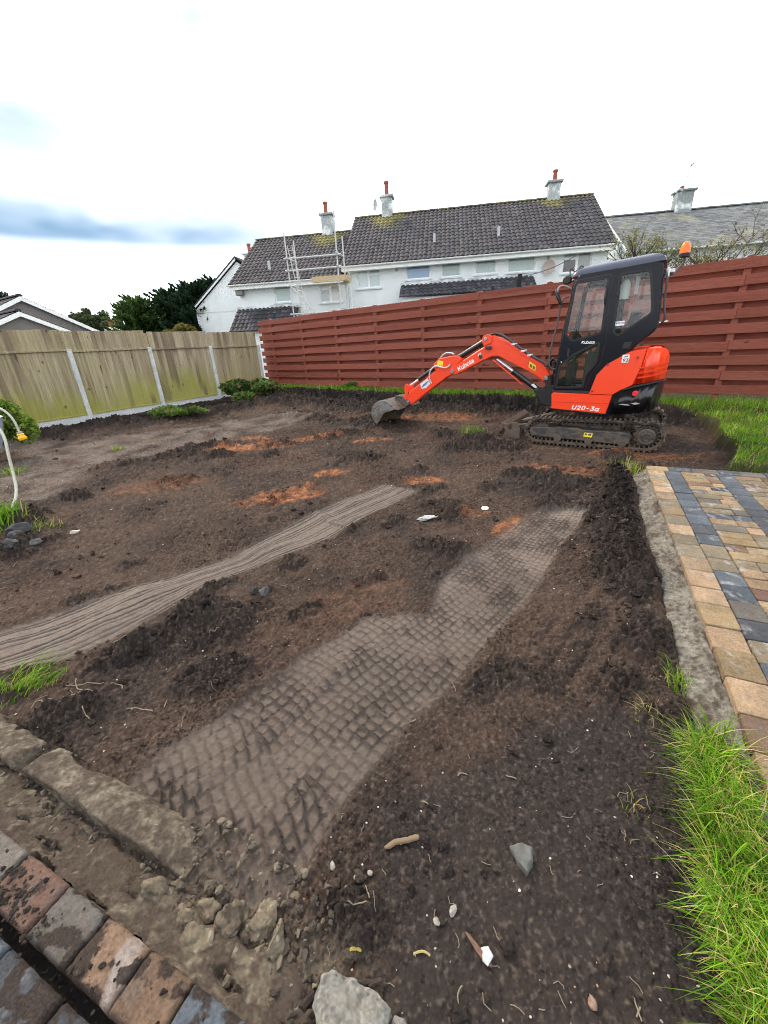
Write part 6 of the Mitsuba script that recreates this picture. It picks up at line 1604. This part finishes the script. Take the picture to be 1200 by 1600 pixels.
# roof: a shallow domed shell
rp = Polygon([(-.255, -.47), (-.255, .47), (-1.29, .49), (-1.29, -.49)]).buffer(-.05).buffer(.06, quad_segs=6)
rg = []
for ins, zz in ((0, 0), (.006, .022), (.022, .052), (.058, .084), (.14, .110), (.28, .122)):
    q = rp.buffer(-ins) if ins else rp; q = np.array([q.exterior.interpolate(s, normalized=True).coords[0] for s in np.arange(64) / 64]); rg.append((q, zz))
V, F = [], []
for q, zz in rg:
    q = q if len(V) == 0 else q
    V.append(np.c_[q, 2.205 + zz + (-q[:, 0] - .28) * .065])
j = np.arange(64); j2 = (j + 1) % 64
a0 = [np.argmin(np.hypot(*(v[:, :2] - V[0][0, :2]).T)) for v in V]; V = [np.roll(v, -a, 0) for v, a in zip(V, a0)]
for i_ in range(5): F += [np.stack([i_ * 64 + j, i_ * 64 + j2, (i_ + 1) * 64 + j2], 1), np.stack([i_ * 64 + j, (i_ + 1) * 64 + j2, (i_ + 1) * 64 + j], 1)]
V.append(V[-1].mean(0, keepdims=True)); F.append(np.stack([5 * 64 + j, 5 * 64 + j2, j * 0 + 6 * 64], 1)); V.append(V[0].mean(0, keepdims=True)); F.append(np.stack([j2, j, j * 0 + 6 * 64 + 1], 1))
X('roof', trimesh.Trimesh(np.vstack(V), np.vstack(F), process=False), 'm_gloss', np.array([.030, .036, .066]), smooth=50)  # bluer than the cab: sky reflection put into the colour
# front: windscreen with its pillars; rear: panel with a window
fm = lambda pts, y0, y1, b=.006: side(pts, y0, y1, b)
front = [(-.182, .752), (-.190, 1.098), (-.222, 1.537), (-.277, 1.905), (-.292, 2.140)]
fo = [(x + .0, z) for x, z in front]; fi = [(x - .035, z) for x, z in front][::-1]
for y0, y1 in ((.40, .444), (-.444, -.40)): X('front_pillar', side(fo + fi, y0, y1, .006), 'm_cab', NA)
X('front_panel', side([(-.182, .755), (-.186, .90), (-.22, .90), (-.217, .755)], -.44, .44, .004), 'm_cab', NA)
X('windscreen_bar', side([(-.20, 1.30), (-.204, 1.335), (-.23, 1.335), (-.226, 1.30)], -.40, .40, .003), 'm_satin', BLK)
wv = np.array([(x - .018, z) for x, z in front if z > .8]); n_ = len(wv); wv = np.vstack([[(-.203, .90)], wv])
V = np.vstack([np.c_[wv[:, 0], np.full(len(wv), -.41), wv[:, 1]], np.c_[wv[:, 0], np.full(len(wv), .41), wv[:, 1]]]); q = np.arange(len(wv) - 1); F = np.stack([q, q + 1, q + len(wv) + 1, q + len(wv)], 1)
X('windscreen', (V, F), 'm_glass', None, smooth=True)
bk0, bk1 = np.array([-1.262, 2.225]), np.array([-1.338, 1.551])
rearp = lambda t: bk0 + (bk1 - bk0) * t
a_, b_ = rearp(0), rearp(1); n2 = np.array([b_[1] - a_[1], -(b_[0] - a_[0])]); n2 /= np.linalg.norm(n2)
MB = np.eye(4); d_ = (b_ - a_) / np.linalg.norm(b_ - a_); MB[:3, 0] = [0, 1, 0]; MB[:3, 1] = [-d_[0], 0, -d_[1]]; MB[:3, 2] = np.cross(MB[:3, 0], MB[:3, 1]); MB[:3, 3] = [b_[0], 0, b_[1]]
Lr = np.linalg.norm(b_ - a_)
rw = shapely.box(-.40, .06, .40, Lr - .07).buffer(-.04).buffer(.04)
put('rear_panel', bevel(shapely.box(-.49, -.02, .49, Lr + .02).difference(rw), .045, .006), 'm_cab', col=NA, M=MX @ MB, smooth=35, parent=ex)
v, f = tri2(rw.buffer(.004)); put('rear_glass', (np.c_[v, np.full(len(v), -.004 if MB[0, 2] < 0 else .02)], f), 'm_glass', M=MX @ MB, parent=ex)
X('rear_lower_panel', side([(-1.338, 1.551), (-1.30, 1.49), (-1.10, 1.302), (-1.06, 1.32), (-1.27, 1.51), (-1.30, 1.56)], -.44, .44, .006), 'm_cab', NA)
X('rear_glass_seal', tube(spline([(-1.30, .44, 2.17), (-1.325, .47, 2.12), (-1.345, .475, 1.98), (-1.375, .475, 1.72), (-1.39, .47, 1.62), (-1.36, .45, 1.585)], 20), .012, 8), 'm_satin', BLK * 3, smooth=True)  # near edge seal of the rear glass, drawn as a bar
X('rear_hinge', tube([(-1.34, .46, 1.59), (-1.43, .42, 1.605)], .010, 8), 'm_metal', STL)
# beacon on its stalk
X('beacon_bracket', cat(tube(spline([(-1.29, .12, 2.16), (-1.38, .08, 2.15), (-1.42, .02, 2.20), (-1.465, 0, 2.255), (-1.47, 0, 2.33)], 18), .016, 8), cbox(-1.33, -1.25, .06, .20, 2.13, 2.20, .008)), 'm_satin', [.06, .06, .065])
X('bracket_clamp', cat(cbox(-1.40, -1.33, .03, .17, 2.16, 2.20, .006), cbox(-1.35, -1.31, .25, .33, 2.10, 2.20, .01)), 'm_satin', [.75, .77, .78], smooth=False); labels[ex + '__bracket_clamp'] = {'kind': 'stuff'}
zs = np.array([2.325, 2.33, 2.365, 2.37]); X('beacon_base', tube(np.c_[np.full(4, -1.468), np.zeros(4), zs], [.045, .058, .060, .056], 20), 'm_satin', BLK, smooth=35)
zs = np.array([2.368, 2.40, 2.44, 2.468, 2.488, 2.498]); X('beacon', tube(np.c_[np.full(6, -1.460), np.zeros(6), zs], [.056, .055, .051, .041, .024, .004], 24), 'm_gloss', [.95, .16, .012], smooth=50); labels[ex + '__beacon'] = {'label': 'orange flashing beacon on its stalk behind the cab roof'}
# mirror, lamp, grab rail at the front
X('work_light', cat(cyl_y(-.20, 2.185, .055, .36, .42, 20, .012), tube([(-.22, .39, 2.15), (-.29, .39, 2.17)], .012, 6)), 'm_satin', BLK, smooth=False)
mir = X('mirror_arm', tube(spline([(-.285, .47, 2.06), (-.22, .56, 2.10), (-.15, .61, 2.095), (-.135, .62, 2.03), (-.140, .62, 1.98)], 20), .010, 8), 'm_satin', [.25, .25, .26], smooth=True)
mm = man(trimesh.creation.icosphere(subdivisions=3)); V = np.array(tm(mm).vertices) * [.022, .075, .105]; c, s = math.cos(.42), math.sin(.42); V = np.c_[V[:, 0] * c + V[:, 2] * s, V[:, 1], -V[:, 0] * s + V[:, 2] * c]
X('mirror', trimesh.Trimesh(V + [-.150, .60, 1.975], tm(mm).faces, process=False), 'm_satin', BLK, smooth=True, parent=mir)
X('hand_rail', tube(spline([(-.262, .47, 1.98), (-.195, .50, 1.95), (-.165, .50, 1.80), (-.120, .50, 1.45), (-.095, .50, 1.20), (-.118, .49, 1.08), (-.185, .46, 1.06)], 30), .012, 8), 'm_satin', [.06, .06, .065], smooth=True)
X('roof_wiring', cat(tube(spline([(-.23, .36, 2.20), (-.25, .34, 2.30), (-.30, .33, 2.26), (-.33, .33, 2.33), (-.38, .32, 2.31)], 18), .008, 6), tube(spline([(-.28, .40, 2.26), (-.34, .40, 2.30), (-.42, .38, 2.29)], 12), .008, 6)), 'm_satin', BLK, smooth=True)
# inside the cab
st = X('seat', cat(cbox(-1.02, -.62, -.22, .22, 1.10, 1.22, .035), side(Polygon([(-.98, 1.20), (-.90, 1.20), (-1.02, 1.72), (-1.10, 1.72)]).buffer(.02), -.21, .21, .02)), 'm_matte', [.022, .022, .024]); labels[st] = {'kind': 'stuff'}; del labels[st]
X('seat_base', cbox(-1.05, -.60, -.25, .25, .765, 1.09, .02), 'm_satin', BLK)
for y_ in (-.33, .33):
    cs = X('control_console', cbox(-.95, -.55, y_ - .07, y_ + .07, .77, 1.28, .02), 'm_satin', BLK * 1.6)
    X('joystick', cat(tube([(-.60, y_, 1.28), (-.56, y_, 1.44)], .010, 8), tube([(-.56, y_, 1.42), (-.545, y_, 1.52)], [.022, .018], 10)), 'm_satin', BLK * 1.5, parent=cs, smooth=False)
X('dashboard', side(Polygon([(-.24, .77), (-.24, 1.10), (-.30, 1.16), (-.36, 1.10), (-.33, .77)]), -.40, -.10, .01), 'm_satin', BLK * 1.5)
X('travel_lever', cat([tube([(-.40, y_, .77), (-.34, y_, 1.20), (-.36, y_, 1.26)], .010, 8) for y_ in (-.06, .06)]), 'm_satin', BLK * 2, smooth=False); labels[ex + '__travel_lever'] = {'kind': 'stuff'}
X('hand_wheel', tube(spline([(-.36, -.2, 1.30), (-.33, .02, 1.33), (-.36, .22, 1.30)], 12), .010, 8), 'm_satin', [.5, .5, .5], smooth=True)
X('bottle', tube([(-.90, .30, 1.90), (-.90, .30, 1.94), (-.90, .30, 2.06), (-.90, .30, 2.12)], [.05, .055, .055, .03], 14), 'm_satin', [.55, .60, .60], smooth=40)
X('paper_sheet', cbox(-1.04, -1.00, .20, .26, 1.95, 2.15, .003), 'm_matte', [.65, .68, .68])

# ------------------------------------------------------------------ hose at the left edge
hz = lambda p, r=.75: None
def at_dist(px_, py_, y_):
    d = _f * FOCAL + _r * (px_ - 600) - _u * (py_ - 800); return np.array([0, 0, EYE]) + d * y_ / d[1]


hs = thing('garden_hose', 'pale garden hose looping down from the left edge to the soil', 'hose')
P = [at_dist(-60, 650, 4.2), at_dist(-25, 655, 4.2), at_dist(0, 672, 4.2), at_dist(12, 705, 4.15), at_dist(22, 745, 4.1), at_dist(25, 775, 4.0), at_dist(14, 797, 3.9)]
put('hose', tube(spline(P, 40), .014, 10), 'm_satin', col=[.46, .45, .38], smooth=True, parent=hs)
h2 = thing('hose_end', 'thin arched hose with a yellow orange connector in front of the green shrub', 'hose')
P = [at_dist(-40, 640, 4.35), at_dist(-15, 634, 4.35), at_dist(5, 641, 4.35), at_dist(20, 655, 4.35), at_dist(28, 670, 4.35), at_dist(32, 679, 4.35)]
put('hose', tube(spline(P, 30), .011, 10), 'm_satin', col=[.40, .41, .36], smooth=True, parent=h2)
a, b, c = at_dist(31, 677, 4.35), at_dist(33, 681, 4.35), at_dist(37, 687, 4.35)
put('connector', tube([a, a * .6 + b * .4, b, b * .5 + c * .5, c], [.022, .034, .030, .042, .036], 12), 'm_gloss', col=[.85, .38, .01], smooth=40, parent=h2)
put('collar', tube([a - (b - a) * .5, a + (b - a) * .1], .026, 12), 'm_satin', col=[.25, .27, .28], smooth=40, parent=h2)
wp = thing('stand_pipe', 'grey blue pipe end standing at the left edge behind the hose', 'pipe')
put('pipe', tube([at_dist(-4, 700, 4.5) , at_dist(-2, 672, 4.5), at_dist(-4, 650, 4.5)], .040, 14), 'm_satin', col=[.26, .30, .36], smooth=40, parent=wp)
